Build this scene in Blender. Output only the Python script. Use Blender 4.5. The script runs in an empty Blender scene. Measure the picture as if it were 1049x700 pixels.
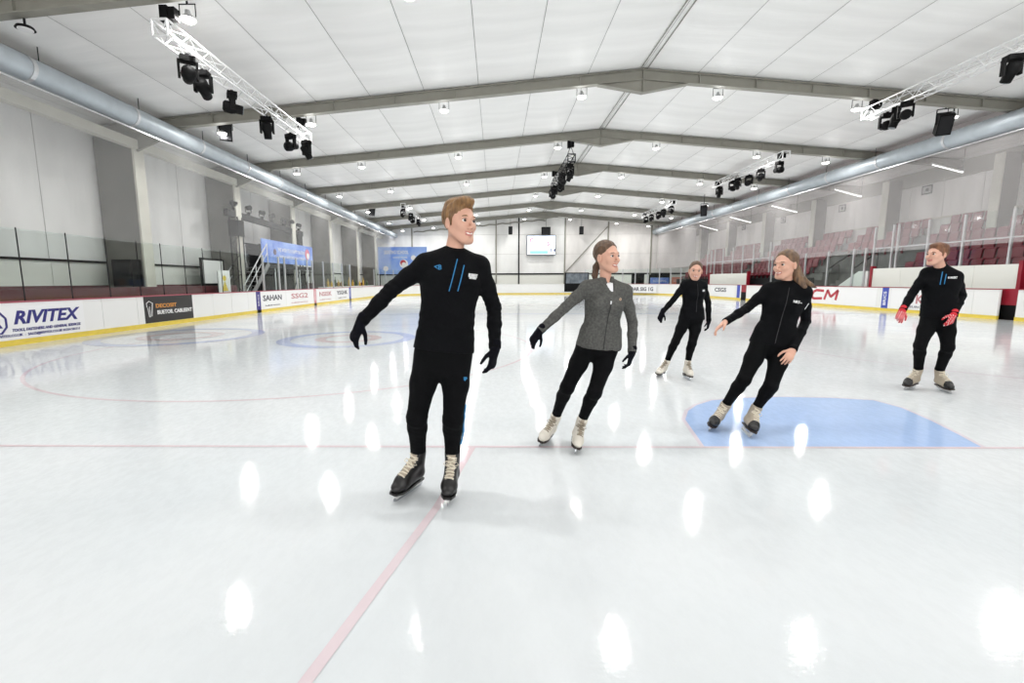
import bpy, bmesh, math, random
import numpy as np
from mathutils import Vector, Matrix
random.seed(7); np.random.seed(7)
SC = bpy.context.scene
COL = SC.collection

# ------------------------------------------------------------------ camera
FOC, PX, PY, CH = 466.0, 501.0, 350.0, 1.367
_p, _y, _r = math.atan(62/466.0), math.radians(.85), .0032
_f = Vector((-math.sin(_y)*math.cos(_p), math.cos(_y)*math.cos(_p), -math.sin(_p)))
_rt = Vector((math.cos(_y), math.sin(_y), 0)); _up = _rt.cross(_f)
RT = _rt*math.cos(_r)-_up*math.sin(_r); UP = _rt*math.sin(_r)+_up*math.cos(_r)
CAMP = Vector((0, 0, CH))
cd = bpy.data.cameras.new('camera'); cam = bpy.data.objects.new('camera', cd); COL.objects.link(cam)
m = Matrix((RT, UP, -_f)).transposed().to_4x4(); m.translation = CAMP; cam.matrix_world = m
cd.sensor_width = 36; cd.lens = FOC/1049*36; cd.shift_x = (524.5-PX)/1049; cd.shift_y = 0
cd.clip_start = .05; cd.clip_end = 300
SC.camera = cam

# ------------------------------------------------------------------ world, exposure
w = bpy.data.worlds.new('world'); SC.world = w; w.use_nodes = True
w.node_tree.nodes['Background'].inputs[0].default_value = (1, .985, .97, 1)
w.node_tree.nodes['Background'].inputs[1].default_value = 2.6
SC.view_settings.view_transform = 'Standard'; SC.view_settings.look = 'None'
SC.view_settings.gamma = 1; SC.view_settings.use_curve_mapping = False
SC.view_settings.exposure = -0.10
LAMP_W = 95.0          # watts of each high-bay lamp

def ray(x, y): return _f + RT*((x-PX)/FOC) - UP*((y-PY)/FOC)
def atY(x, y, Y):
    r = ray(x, y); return CAMP + r*(Y/r.y)
def atX(x, y, X):
    r = ray(x, y); return CAMP + r*(X/r.x)
def atZ(x, y, Z=0.0):
    r = ray(x, y); return CAMP + r*((Z-CH)/r.z)

# ------------------------------------------------------------------ materials
def srgb(c):
    return tuple(((v/255)/12.92 if v/255 <= .04045 else ((v/255+.055)/1.055)**2.4) for v in c)
MATS = {}
def mat(name, c, rough=.6, metal=0, bump=0, bscale=20, var=0, vscale=3, stretch=(1,1,1), emit=0, spec=.5, coat=0, c2=None):
    if name in MATS: return MATS[name]
    M = bpy.data.materials.new(name); M.use_nodes = True; nt = M.node_tree; b = nt.nodes['Principled BSDF']
    c = srgb(c); b.inputs['Base Color'].default_value = (*c, 1)
    b.inputs['Roughness'].default_value = rough; b.inputs['Metallic'].default_value = metal
    b.inputs['Specular IOR Level'].default_value = spec; b.inputs['Coat Weight'].default_value = coat
    if emit:
        b.inputs['Emission Color'].default_value = (*c, 1); b.inputs['Emission Strength'].default_value = emit
    if bump or var:
        tc = nt.nodes.new('ShaderNodeTexCoord'); mp = nt.nodes.new('ShaderNodeMapping')
        mp.inputs['Scale'].default_value = stretch; nt.links.new(tc.outputs['Object'], mp.inputs[0])
    if var:
        n = nt.nodes.new('ShaderNodeTexNoise'); n.inputs['Scale'].default_value = vscale; n.inputs['Detail'].default_value = 5
        nt.links.new(mp.outputs[0], n.inputs['Vector'])
        r = nt.nodes.new('ShaderNodeValToRGB'); r.color_ramp.elements[0].position = .35; r.color_ramp.elements[1].position = .65
        d = srgb(c2) if c2 else tuple(v*(1-var) for v in c)
        r.color_ramp.elements[0].color = (*d, 1); r.color_ramp.elements[1].color = (*c, 1)
        nt.links.new(n.outputs['Fac'], r.inputs[0]); nt.links.new(r.outputs[0], b.inputs['Base Color'])
    if bump:
        n = nt.nodes.new('ShaderNodeTexNoise'); n.inputs['Scale'].default_value = bscale; n.inputs['Detail'].default_value = 4
        nt.links.new(mp.outputs[0], n.inputs['Vector'])
        bp = nt.nodes.new('ShaderNodeBump'); bp.inputs['Strength'].default_value = bump; bp.inputs['Distance'].default_value = .02
        nt.links.new(n.outputs['Fac'], bp.inputs['Height']); nt.links.new(bp.outputs[0], b.inputs['Normal'])
    MATS[name] = M; return M

def ice_mat(name, c, c2=None):
    """wet-looking resurfaced ice: white paint under a clear glossy skin with skate-cut relief"""
    M = bpy.data.materials.new(name); M.use_nodes = True; nt = M.node_tree; b = nt.nodes['Principled BSDF']; L = nt.links.new
    g = nt.nodes.new('ShaderNodeNewGeometry')
    n = nt.nodes.new('ShaderNodeTexNoise'); n.inputs['Scale'].default_value = .5; n.inputs['Detail'].default_value = 6
    L(g.outputs['Position'], n.inputs['Vector'])
    r = nt.nodes.new('ShaderNodeValToRGB'); r.color_ramp.elements[0].position = .3; r.color_ramp.elements[1].position = .7
    a = srgb(c); d = srgb(c2) if c2 else tuple(v*.95 for v in a)
    r.color_ramp.elements[0].color = (*d, 1); r.color_ramp.elements[1].color = (*a, 1)
    L(n.outputs['Fac'], r.inputs[0]); L(r.outputs[0], b.inputs['Base Color'])
    # gloss varies in patches
    n2 = nt.nodes.new('ShaderNodeTexNoise'); n2.inputs['Scale'].default_value = .9; n2.inputs['Detail'].default_value = 3
    L(g.outputs['Position'], n2.inputs['Vector'])
    mr = nt.nodes.new('ShaderNodeMapRange'); mr.inputs[1].default_value = .35; mr.inputs[2].default_value = .65
    mr.inputs[3].default_value = .03; mr.inputs[4].default_value = .09
    L(n2.outputs['Fac'], mr.inputs[0]); L(mr.outputs[0], b.inputs['Roughness'])
    b.inputs['IOR'].default_value = 1.31
    # skate dust and frost break up the gloss
    mp = nt.nodes.new('ShaderNodeMapping'); mp.inputs['Scale'].default_value = (1.6, .8, 1); mp.inputs['Rotation'].default_value = (0, 0, .5); L(g.outputs['Position'], mp.inputs[0])
    n5 = nt.nodes.new('ShaderNodeTexNoise'); n5.inputs['Scale'].default_value = 11; n5.inputs['Detail'].default_value = 8; n5.inputs['Roughness'].default_value = .7
    L(mp.outputs[0], n5.inputs['Vector'])
    m5 = nt.nodes.new('ShaderNodeMapRange'); m5.inputs[1].default_value = .44; m5.inputs[2].default_value = .60; m5.inputs[3].default_value = .2; m5.inputs[4].default_value = .5
    L(n5.outputs['Fac'], m5.inputs[0]); L(m5.outputs[0], b.inputs['Specular IOR Level'])
    n3 = nt.nodes.new('ShaderNodeTexNoise'); n3.inputs['Scale'].default_value = 45; n3.inputs['Detail'].default_value = 5
    n4 = nt.nodes.new('ShaderNodeTexNoise'); n4.inputs['Scale'].default_value = 1.6; n4.inputs['Detail'].default_value = 2
    L(g.outputs['Position'], n3.inputs['Vector']); L(g.outputs['Position'], n4.inputs['Vector'])
    ad = nt.nodes.new('ShaderNodeMath'); ad.operation = 'MULTIPLY_ADD'; ad.inputs[1].default_value = .13
    L(n3.outputs['Fac'], ad.inputs[0]); L(n4.outputs['Fac'], ad.inputs[2])
    bp = nt.nodes.new('ShaderNodeBump'); bp.inputs['Strength'].default_value = .12; bp.inputs['Distance'].default_value = .03
    L(ad.outputs[0], bp.inputs['Height']); L(bp.outputs[0], b.inputs['Normal'])
    return M

def glass_mat(name, tint=(.9, .97, .95), f=.12):
    M = bpy.data.materials.new(name); M.use_nodes = True; nt = M.node_tree; nt.nodes.clear()
    o = nt.nodes.new('ShaderNodeOutputMaterial'); t = nt.nodes.new('ShaderNodeBsdfTransparent'); t.inputs[0].default_value = (*tint, 1)
    g = nt.nodes.new('ShaderNodeBsdfGlossy'); g.inputs['Roughness'].default_value = .04
    mx = nt.nodes.new('ShaderNodeMixShader'); lw = nt.nodes.new('ShaderNodeLayerWeight'); lw.inputs[0].default_value = .5
    pw = nt.nodes.new('ShaderNodeMath'); pw.operation = 'POWER'; pw.inputs[1].default_value = 5; nt.links.new(lw.outputs['Facing'], pw.inputs[0])
    fr = nt.nodes.new('ShaderNodeMapRange'); fr.inputs[3].default_value = .03; fr.inputs[4].default_value = .45; nt.links.new(pw.outputs[0], fr.inputs[0])
    nt.links.new(fr.outputs[0], mx.inputs[0]); nt.links.new(t.outputs[0], mx.inputs[1]); nt.links.new(g.outputs[0], mx.inputs[2])
    nt.links.new(mx.outputs[0], o.inputs[0]); return M
def net_mat(name, c, f):
    """fine mesh netting: mostly holes"""
    M = bpy.data.materials.new(name); M.use_nodes = True; nt = M.node_tree; nt.nodes.clear()
    o = nt.nodes.new('ShaderNodeOutputMaterial'); t = nt.nodes.new('ShaderNodeBsdfTransparent')
    g = nt.nodes.new('ShaderNodeBsdfDiffuse'); g.inputs[0].default_value = (*srgb(c), 1)
    mx = nt.nodes.new('ShaderNodeMixShader')
    ge = nt.nodes.new('ShaderNodeTexCoord'); n = nt.nodes.new('ShaderNodeTexNoise'); n.inputs['Scale'].default_value = 45; n.inputs['Detail'].default_value = 3
    nt.links.new(ge.outputs['Object'], n.inputs['Vector'])
    mr = nt.nodes.new('ShaderNodeMapRange'); mr.inputs[1].default_value = .4; mr.inputs[2].default_value = .6
    mr.inputs[3].default_value = f*.6; mr.inputs[4].default_value = f*1.4
    nt.links.new(n.outputs['Fac'], mr.inputs[0]); nt.links.new(mr.outputs[0], mx.inputs[0])
    nt.links.new(t.outputs[0], mx.inputs[1]); nt.links.new(g.outputs[0], mx.inputs[2])
    nt.links.new(mx.outputs[0], o.inputs[0]); return M

# ------------------------------------------------------------------ object helpers
def props(o, label=None, cat=None, group=None, kind=None):
    if label: o['label'] = label
    if cat: o['category'] = cat
    if group: o['group'] = group
    if kind: o['kind'] = kind
    return o
def empty(name, loc=(0,0,0), label=None, cat=None, group=None, kind=None, rz=0):
    o = bpy.data.objects.new(name, None); COL.objects.link(o); o.location = loc; o.rotation_euler.z = rz
    o.empty_display_size = .1
    return props(o, label, cat, group, kind)
def link(name, me, parent=None, loc=None, rot=None):
    o = bpy.data.objects.new(name, me); COL.objects.link(o)
    if parent: o.parent = parent
    if loc is not None: o.location = loc
    if rot is not None: o.rotation_euler = rot
    return o
class B:
    """collects shapes into one mesh"""
    def __init__(s): s.v = []; s.f = []; s.mi = []; s.cur = 0
    def add(s, vs, fs):
        o = len(s.v); s.v += [tuple(v) for v in vs]; s.f += [tuple(i+o for i in f) for f in fs]; s.mi += [s.cur]*len(fs); return s
    def box(s, lo, hi):
        x0,y0,z0 = lo; x1,y1,z1 = hi
        return s.add([(x0,y0,z0),(x1,y0,z0),(x1,y1,z0),(x0,y1,z0),(x0,y0,z1),(x1,y0,z1),(x1,y1,z1),(x0,y1,z1)],
              [(0,3,2,1),(4,5,6,7),(0,1,5,4),(1,2,6,5),(2,3,7,6),(3,0,4,7)])
    def bar(s, a, b, wd, ht=None, up=(0,0,1)):
        a = Vector(a); b = Vector(b); d = (b-a).normalized(); ht = ht or wd
        u = Vector(up)
        if abs(d.dot(u)) > .98: u = Vector((0,1,0))
        r = d.cross(u).normalized(); u = r.cross(d); vs = []
        for p in (a, b):
            for i, j in ((-1,-1),(1,-1),(1,1),(-1,1)): vs.append(p+r*(i*wd/2)+u*(j*ht/2))
        return s.add(vs, [(0,1,2,3),(7,6,5,4),(0,4,5,1),(1,5,6,2),(2,6,7,3),(3,7,4,0)])
    def tube(s, pts, r, n=8, cap=True):
        pts = [Vector(p) for p in pts]; rs = r if isinstance(r, (list, tuple)) else [r]*len(pts); vs = []; fs = []
        u = None
        for i, p in enumerate(pts):
            d = (pts[min(i+1, len(pts)-1)]-pts[max(i-1, 0)]).normalized()
            if u is None:
                u = Vector((0,0,1)) if abs(d.z) < .9 else Vector((1,0,0))
            rr = d.cross(u).normalized(); u = rr.cross(d).normalized()
            for k in range(n):
                a = 2*math.pi*k/n; vs.append(p+(rr*math.cos(a)+u*math.sin(a))*rs[i])
        for i in range(len(pts)-1):
            for k in range(n):
                k2 = (k+1) % n; fs.append((i*n+k, i*n+k2, (i+1)*n+k2, (i+1)*n+k))
        if cap: fs.append(tuple(range(n))[::-1]); fs.append(tuple((len(pts)-1)*n+k for k in range(n)))
        return s.add(vs, fs)
    def cyl(s, a, b, r, n=12, r2=None): return s.tube([a, b], [r, r2 if r2 is not None else r], n)
    def prism(s, poly, a, ext, plane='xz'):
        """poly of 2D points, extruded from a by ext along the remaining axis"""
        def P(p, t):
            return {'xz': (p[0], t, p[1]), 'yz': (t, p[0], p[1]), 'xy': (p[0], p[1], t)}[plane]
        n = len(poly); vs = [P(p, a) for p in poly]+[P(p, a+ext) for p in poly]
        return s.add(vs, [tuple(range(n))[::-1], tuple(range(n, 2*n))]+[(i, (i+1) % n, n+(i+1) % n, n+i) for i in range(n)])
    def mesh(s, name, mats, smooth=False):
        me = bpy.data.meshes.new(name); me.from_pydata([tuple(v) for v in s.v], [], s.f)
        for m_ in (mats if isinstance(mats, (list, tuple)) else [mats]): me.materials.append(m_)
        if any(s.mi): me.polygons.foreach_set('material_index', s.mi)
        bm = bmesh.new(); bm.from_mesh(me); bmesh.ops.recalc_face_normals(bm, faces=bm.faces); bm.to_mesh(me); bm.free()
        if smooth: me.polygons.foreach_set('use_smooth', [True]*len(me.polygons))
        me.update(); return me
    def obj(s, name, mats, parent=None, smooth=False, loc=None, rot=None): return link(name, s.mesh(name, mats, smooth), parent, loc, rot)

def text_obj(name, body, size, mtl, parent, M, width=None, shear=0, ext=.004, bold=.0, italic=False, sx=1):
    """lettering as a real thin mesh. M: 4x4 placing local xy-plane text"""
    cu = bpy.data.curves.new('txt', 'FONT'); cu.body = body; cu.size = size; cu.extrude = ext; cu.shear = shear
    cu.align_x = 'CENTER'; cu.align_y = 'CENTER'; cu.offset = bold; cu.resolution_u = 2
    t = bpy.data.objects.new('txt', cu); COL.objects.link(t)
    dg = bpy.context.evaluated_depsgraph_get(); me = bpy.data.meshes.new_from_object(t.evaluated_get(dg))
    bpy.data.objects.remove(t); bpy.data.curves.remove(cu)
    n = len(me.vertices); co = np.empty(n*3); me.vertices.foreach_get('co', co); co = co.reshape(-1, 3)
    co[:, 0] *= sx
    if width: co[:, 0] *= width/max(1e-6, (co[:, 0].max()-co[:, 0].min()))
    Mn = np.array(M); co = co@Mn[:3, :3].T+Mn[:3, 3]
    me.vertices.foreach_set('co', co.ravel()); me.materials.clear(); me.materials.append(mtl); me.update()
    return link(name, me, parent)
def frame(o, xdir, ydir):
    x = Vector(xdir).normalized(); z = x.cross(Vector(ydir)).normalized(); y = z.cross(x)
    M = Matrix((x, y, z)).transposed().to_4x4(); M.translation = Vector(o); return M
# ------------------------------------------------------------------ shared materials
M_ice = ice_mat('ice', (221, 224, 226), (211, 216, 219))
M_iceblue = ice_mat('ice_blue_paint', (164, 188, 228), (174, 197, 231))
M_icered = ice_mat('ice_red_paint', (218, 196, 202), (217, 206, 210))
M_icepale = ice_mat('ice_pale_line', (212, 200, 210), (218, 212, 218))
M_icering = ice_mat('ice_ring_blue', (176, 186, 218), (202, 208, 224))
M_iceringr = ice_mat('ice_ring_red', (212, 190, 190), (216, 204, 206))
M_conc = mat('concrete', (120, 118, 116), .85, bump=.3, bscale=8, var=.25)
M_liner = mat('roof_liner', (248, 247, 245), .5, bump=.5, bscale=1.8, var=.08, vscale=.5, stretch=(.35, 3.2, 1))
M_backing = mat('roof_backing', (170, 168, 164), .8)
M_steel = mat('painted_steel', (150, 148, 138), .5, bump=.1, bscale=12, var=.12, vscale=2)
M_colm = mat('column_grey', (118, 116, 110), .6, bump=.1, bscale=8, var=.25, vscale=1.5)
M_cream = mat('cream_steel', (214, 212, 200), .5, var=.1, vscale=2)
M_memb = mat('wall_membrane', (247, 247, 245), .5, bump=.12, bscale=1.0, var=.2, vscale=.45, stretch=(1, 1.6, .5))
M_memb2 = mat('wall_membrane_stained', (244, 241, 238), .55, bump=.12, bscale=1.2, var=.25, vscale=.6, stretch=(1, 1.5, .4))
M_band = mat('white_sandwich_panel', (236, 237, 230), .4, bump=.15, bscale=3, stretch=(1, .2, 6))
M_maroon = mat('maroon_paint', (92, 30, 38), .5, var=.2)
M_black = mat('black_paint', (12, 12, 13), .6, spec=.15)
M_dark = mat('dark_grey', (36, 36, 38), .65, spec=.2)
M_white = mat('white_plastic', (236, 236, 234), .3, bump=.05, bscale=5)
M_yellow = mat('yellow_kick_strip', (232, 206, 84), .35, var=.12, vscale=4, stretch=(1, 1, 4))
M_redcap = mat('red_cap_rail', (150, 24, 44), .35)
M_pinkcap = mat('faded_red_cap', (170, 80, 96), .4)
M_navy = mat('navy_print', (46, 44, 120), .5)
M_ink = mat('dark_print', (52, 48, 62), .5)
M_redink = mat('red_print', (186, 62, 74), .5)
M_pinkink = mat('pink_print', (190, 130, 132), .5)
M_orange = mat('orange_print', (220, 150, 70), .5)
M_whiteink = mat('white_print', (235, 235, 235), .5)
M_blueb = mat('blue_banner', (92, 128, 214), .5, var=.4, vscale=1.2, c2=(150, 178, 236))
M_purple = mat('purple_strip', (58, 44, 130), .4)
M_bluestrip = mat('blue_strip', (62, 78, 176), .4)
M_alu = mat('aluminium', (205, 206, 208), .32, metal=.6)
M_trussw = mat('white_truss', (236, 236, 236), .35, metal=.2)
M_galv = mat('galvanised_duct', (186, 194, 200), .5, metal=.45, bump=.1, bscale=10, var=.1)
M_glass = glass_mat('rink_glass', (.955, .985, .975))
M_net = net_mat('netting_white', (250, 250, 250), .07)
M_netg = net_mat('netting_grey', (232, 228, 228), .17)
M_seat = mat('maroon_seat_plastic', (128, 30, 48), .35)
M_seat2 = M_seat
M_lamp = mat('lamp_glow', (255, 252, 245), emit=14)
M_tube = mat('tube_glow', (250, 250, 250), emit=3)
M_wood = mat('grey_tread', (140, 140, 140), .6)

RX0, RX1, RYE, RC = -10.5, 17.2, 47.5, 8.0      # rink: left, right, end boards, corner radius

# ------------------------------------------------------------------ floor: ice and hall floor
b = B(); b.box((-16, -12, -.3), (24, 52, -.035)); o = b.obj('floor', M_conc); props(o, kind='structure')
def rink_outline(ins=0, y0=-11):
    pts = [(RX0+ins, y0)]
    for k in range(13):
        a = math.pi-k*math.pi/24; pts.append((RX0+RC+(RC-ins)*math.cos(a), RYE-RC+(RC-ins)*math.sin(a)))
    for k in range(13):
        a = math.pi/2-k*math.pi/24; pts.append((RX1-RC+(RC-ins)*math.cos(a), RYE-RC+(RC-ins)*math.sin(a)))
    pts.append((RX1-ins, y0)); return pts
b = B(); b.prism(rink_outline(0)[::-1], -.034, .034, 'xy'); o = b.obj('ice_sheet', M_ice)
props(o, 'white glossy ice surface of the rink under the skaters', 'ice', kind='structure')

def paint(name, polys, mt, z=.0012, label=None):
    b = B()
    for p in polys: b.add([(x, y, z) for x, y in p], [tuple(range(len(p)))])
    o = b.obj(name, mt); props(o, label, 'ice marking' if label else None, kind='structure')
    for pl in o.data.polygons:
        pass
    return o
def stripe(pts, w):
    out = []
    for (x0, y0), (x1, y1) in zip(pts, pts[1:]):
        dx, dy = x1-x0, y1-y0; l = math.hypot(dx, dy); nx, ny = -dy/l*w/2, dx/l*w/2
        out.append([(x0+nx, y0+ny), (x0-nx, y0-ny), (x1-nx, y1-ny), (x1+nx, y1+ny)])
    return out
GL = 3.63
crease_px = [(700,430),(703,421),(712,415),(728,410),(760,407.5),(800,406.5),(850,407.5),(895,410),(925,418),(955,431),(985,446),(1003,457)]
cz = [atZ(*p) for p in crease_px]; cz = [(p.x, p.y) for p in cz]
left = atZ(718, 457); crease = [(left.x, GL)]+cz; crease[-1] = (crease[-1][0], GL)
paint('crease', [crease], M_iceblue, .0012, 'pale blue goal crease painted on the ice at right')
paint('crease_line', stripe(crease, .035), M_icepale, .0018)
paint('goal_line', stripe([(-10.4, GL), (17.1, GL)], .04), M_icered, .0022, 'thin faded pink line running straight across the ice')
paint('goalkeeper_line', stripe([(-.19, GL), (-.36, 2.61), (-.70, 1.2)], .05), M_icered, .0026, 'faded red slanting line in the foreground ice')
def circle(cx, cy, r, w, name, mt, z, label=None):
    n = 72; pts = [(cx+r*math.cos(2*math.pi*k/n), cy+r*math.sin(2*math.pi*k/n)) for k in range(n+1)]
    return paint(name, stripe(pts, w), mt, z, label)
circle(-3.7, 9.5, 4.45, .05, 'faceoff_circle', M_icered, .0016, 'large faint pink face-off circle on left side of ice')
circle(-3.55, 10.85, 1.45, .30, 'curling_ring', M_icering, .0030, 'faded blue ring painted on ice at left behind tall man')
circle(-3.55, 10.85, .65, .25, 'curling_ring', M_iceringr, .0032, 'small faded red ring inside the blue ring on ice')
circle(-8.0, 11.4, 1.75, .32, 'curling_ring', M_icering, .0030, 'faded blue ring on ice in front of black advert')
circle(-8.0, 11.4, .8, .3, 'curling_ring', M_iceringr, .0032, 'small faded red ring in front of black advert')
circle(10.4, 9.5, 4.45, .05, 'faceoff_circle', M_icepale, .0016, 'large faint face-off circle on right side of ice')
paint('blue_line', [[(-10.4, 18.8), (17.1, 18.8), (17.1, 19.1), (-10.4, 19.1)]], M_icering, .002, 'faded blue line across the ice further back')
paint('centre_line', [[(-10.4, 25.6), (17.1, 25.6), (17.1, 25.9), (-10.4, 25.9)]], M_icered, .002, 'faded red centre line across the middle of the ice')

# ------------------------------------------------------------------ rink barrier
def run_pts(side):
    if side == 'left':
        pts = [(RX0, y) for y in np.arange(4.8, RYE-RC-.5, 1.2)]+[(RX0, RYE-RC)]
        for k in range(1, 11): a = math.pi-k*math.pi/20; pts.append((RX0+RC+RC*math.cos(a), RYE-RC+RC*math.sin(a)))
    elif side == 'end':
        pts = [(x, RYE) for x in np.linspace(RX0+RC, RX1-RC, 10)]
    else:
        pts = [(RX1-RC+RC*math.cos(a), RYE-RC+RC*math.sin(a)) for a in [math.pi/2-k*math.pi/20 for k in range(10)]]
        pts += [(RX1, y) for y in list(np.arange(RYE-RC, 16.2, -1.2))+[atX(1023, 310, RX1).y]]
    return pts
def barrier(side, pts, hgt, capm, label):
    t = empty('rink_barrier', (pts[0][0], pts[0][1], 0), label, 'barrier', 'white rink boards around the ice')
    ox, oy = pts[0]
    th = .07
    for (x0, y0), (x1, y1) in zip(pts, pts[1:]):
        L = math.hypot(x1-x0, y1-y0); a = math.atan2(y1-y0, x1-x0)
        # local x along run; +y local = left of travel
        s = -1 if side in ('left', 'end') else -1
        for nm, mt, lo, hi in (('board_panel', M_white, (.006, 0, .12), (L-.006, th, hgt-.03)),
                               ('kick_strip', M_yellow, (0, -.012, -.002), (L, th, .125)),
                               ('cap_rail', capm, (0, -.02, hgt-.03), (L, th+.06, hgt))):
            key = (nm, round(L, 3), mt.name, round(hgt, 2))
            if key not in CACHE: CACHE[key] = B().box(lo, hi).mesh(nm, mt)
            link(nm, CACHE[key], t, (x0-ox, y0-oy, 0), (0, 0, a))
    return t
CACHE = {}
HB = .96; HBR = 1.05
bl = barrier('left', run_pts('left'), HB, M_pinkcap, 'white rink boards with yellow kick strip along left side')
be = barrier('end', run_pts('end'), 1.03, M_white, 'white rink boards across the far end of the ice')
br = barrier('right', run_pts('right'), HBR, M_redcap, 'white rink boards with red top rail along right side')
bn = barrier('right', [(RX1, atX(1041.5, 310, RX1).y), (RX1, 13.8), (RX1, 12.6), (RX1, 11.4), (RX1, 10.2), (RX1, 9)], HBR, M_redcap, 'short white rink boards beside open gate at right edge')
# open gate between the right-hand boards
t = empty('bench_gate', (RX1+.2, (atX(1023, 310, RX1).y+atX(1041.5, 310, RX1).y)/2, 0), 'red and black gate standing in the gap of the right boards', 'gate')
B().box((0, -.45, .5), (.05, .45, 1.05)).obj('red_panel', M_redcap, t); B().box((0, -.45, .0), (.05, .45, .5)).obj('black_panel', M_black, t)

# adverts on left boards -------------------------------------------------
def adl(name, x0, x1, y_top_frac, z0, z1, mt, label=None, cat='advert'):
    """thin printed sheet on left boards between two picture columns"""
    ya = atX(x0, 300, RX0+.0).y; yb = atX(x1, 300, RX0).y
    o = B().box((0, 0, 0), (.008, yb-ya, z1-z0)).obj(name, mt, bl, loc=(RX0-bl.location.x, ya-bl.location.y, z0)); props(o, label); return o, yb-ya
LM = lambda y, z, off=.012: frame((off, y, z), (0, 1, 0), (0, 0, 1))
M_sheet = mat('advert_white', (240, 240, 240), .35)
a, wd = adl('advert_sheet', -40, 83, 0, .13, .92, M_sheet, 'white advert with big navy italic lettering on left boards')
yo = a.location.y+bl.location.y; y0 = atX(9, 320, RX0).y-yo; y1 = atX(79, 320, RX0).y-yo
text_obj('lettering', 'RIVITEX', .40, M_navy, a, LM((y0+y1)/2, .46), width=(y1-y0), shear=.3, bold=.012)
text_obj('small_lettering', 'TOOLS, FASTENERS AND GENERAL SERVICES', .09, M_navy, a, LM((y0+y1)/2+.02, .2), width=(y1-y0)*1.02, shear=.2, bold=.002)
text_obj('small_lettering', 'RIVITEX.CO.UK  -  SALES@RIVITEX.CO.UK 01254 581111', .08, M_navy, a, LM((y0+y1)/2-.15, .09), width=(y1-y0)*1.2, bold=.001)
b = B(); n = 8
ring = [(.009, y0-.28+.2*math.cos(2*math.pi*k/n+.39), .38+.24*math.sin(2*math.pi*k/n+.39)) for k in range(n+1)]
b.tube(ring, .022, 6); b.obj('emblem', M_navy, a); text_obj('emblem_letter', 'R', .3, M_navy, a, LM(y0-.28, .37), bold=.01)
a, wd = adl('advert_sheet', 146, 196, 0, .13, .93, mat('advert_black', (42, 40, 40), .35), 'black advert with orange and white lettering on left boards')
text_obj('lettering', 'DECOSIT', .17, M_orange, a, LM(wd*.42, .50), width=wd*.42, bold=.004)
text_obj('lettering', 'BUETOIL CABLEENT', .17, M_whiteink, a, LM(wd*.6, .30), width=wd*.74, bold=.005)
b = B(); b.tube([(.01, .10, .48), (.01, .09, .6), (.01, .2, .66), (.01, .33, .6), (.01, .3, .42), (.01, .27, .2)], .012, 6)
b.tube([(.01, .13, .46), (.01, .17, .18)], .012, 6); b.tube([(.01, .2, .5), (.01, .22, .18)], .009, 6); b.obj('emblem', M_whiteink, a)
for x0, x1, mt, txt, tm, fr, lb in ((266.5, 292, M_sheet, 'SAHAN', M_ink, .74, 'white advert with dark lettering beside first purple strip'),
                      (293, 321, M_sheet, 'SSG2', M_pinkink, .6, 'white advert with faded brown lettering on left boards'),
                      (324, 343, M_sheet, 'NSISK', M_pinkink, .66, 'white advert with small pink lettering just past pink strip'),
                      (344, 357.5, M_sheet, 'YSGHK', M_ink, .8, 'white advert with dark lettering ending at far blue strip')):
    a, wd = adl('advert_sheet', x0, x1, 0, .14, .92, mt, lb)
    text_obj('lettering', txt, .36, tm, a, LM(wd*.46, .47), width=wd*fr, bold=.006)
    text_obj('small_lettering', 'Scaffold services', .09, tm, a, LM(wd*.45, .14), width=wd*.6)
for x0, x1, mt, lb in ((262, 266.3, M_purple, 'purple upright strip with white lettering on left boards'), (321.3, 323.7, mat('pink_strip', (214, 150, 158), .4), 'pink upright strip on left boards'),
                   (357.6, 359.4, M_bluestrip, 'thin blue upright strip furthest along left boards')):
    a, wd = adl('advert_strip', x0, x1, 0, .1, .95, mt, lb)
    text_obj('lettering', 'BRICS', .14, M_whiteink, a, frame((.012, wd/2, .45), (0, 0, 1), (0, -1, 0)), width=.5)
    B().box((-.002, 0, -.1), (.012, wd, .03)).obj('black_foot', M_black, a)
# adverts on right boards
def adr(name, x0, x1, z0, z1, mt, label):
    ya = atX(x0, 305, RX1).y; yb = atX(x1, 305, RX1).y
    o = B().box((-.008, yb-ya, 0), (0, 0, z1-z0)).obj(name, mt, br, loc=(RX1-br.location.x, ya-br.location.y, z0)); props(o, label); return o, ya-yb
RM = lambda y, z, off=-.012: frame((off, -y, z), (0, -1, 0), (0, 0, 1))
a, wd = adr('advert_sheet', 812, 898, .13, 1.01, M_sheet, 'white advert with large red letters CCM on right boards')
yo = a.location.y+br.location.y; y0 = yo-atX(819, 305, RX1).y; y1 = yo-atX(858, 305, RX1).y
lw = (y1-y0)/3.0; M_ = RM(0, 0)
def PL(u, v): return (-.014, -(u), v)
for q in range(3):
    u0 = y0+lw*q+.05; u1 = y0+lw*(q+1)-.10; zb, zt_ = .25, .70; sk = .10; b = B()
    if q < 2:
        pts = [PL(u1+sk*.8, zt_-.03), PL(u0+.25+sk, zt_), PL(u0+.05+sk*.8, zt_-.08), PL(u0+sk*.3, (zb+zt_)/2-.05), PL(u0+.05, zb+.04), PL(u0+.22, zb), PL(u1-.02, zb+.03)]
    else: pts = [PL(u0, zb-.03), PL(u0+.10+sk, zt_+.02), PL((u0+u1)/2+.04, zb+.12), PL(u1+.02+sk, zt_+.02), PL(u1-.02, zb-.03)]
    for p_, q_ in zip(pts, pts[1:]): b.bar(p_, q_, .012, .13, up=(Vector(q_)-Vector(p_)).cross(Vector((1, 0, 0))))
    b.obj('letter', M_redink, a)
a, wd = adr('advert_sheet', 913, 990, .13, 1.01, M_sheet, 'white advert with pale grey letters behind man in red gloves')
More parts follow.
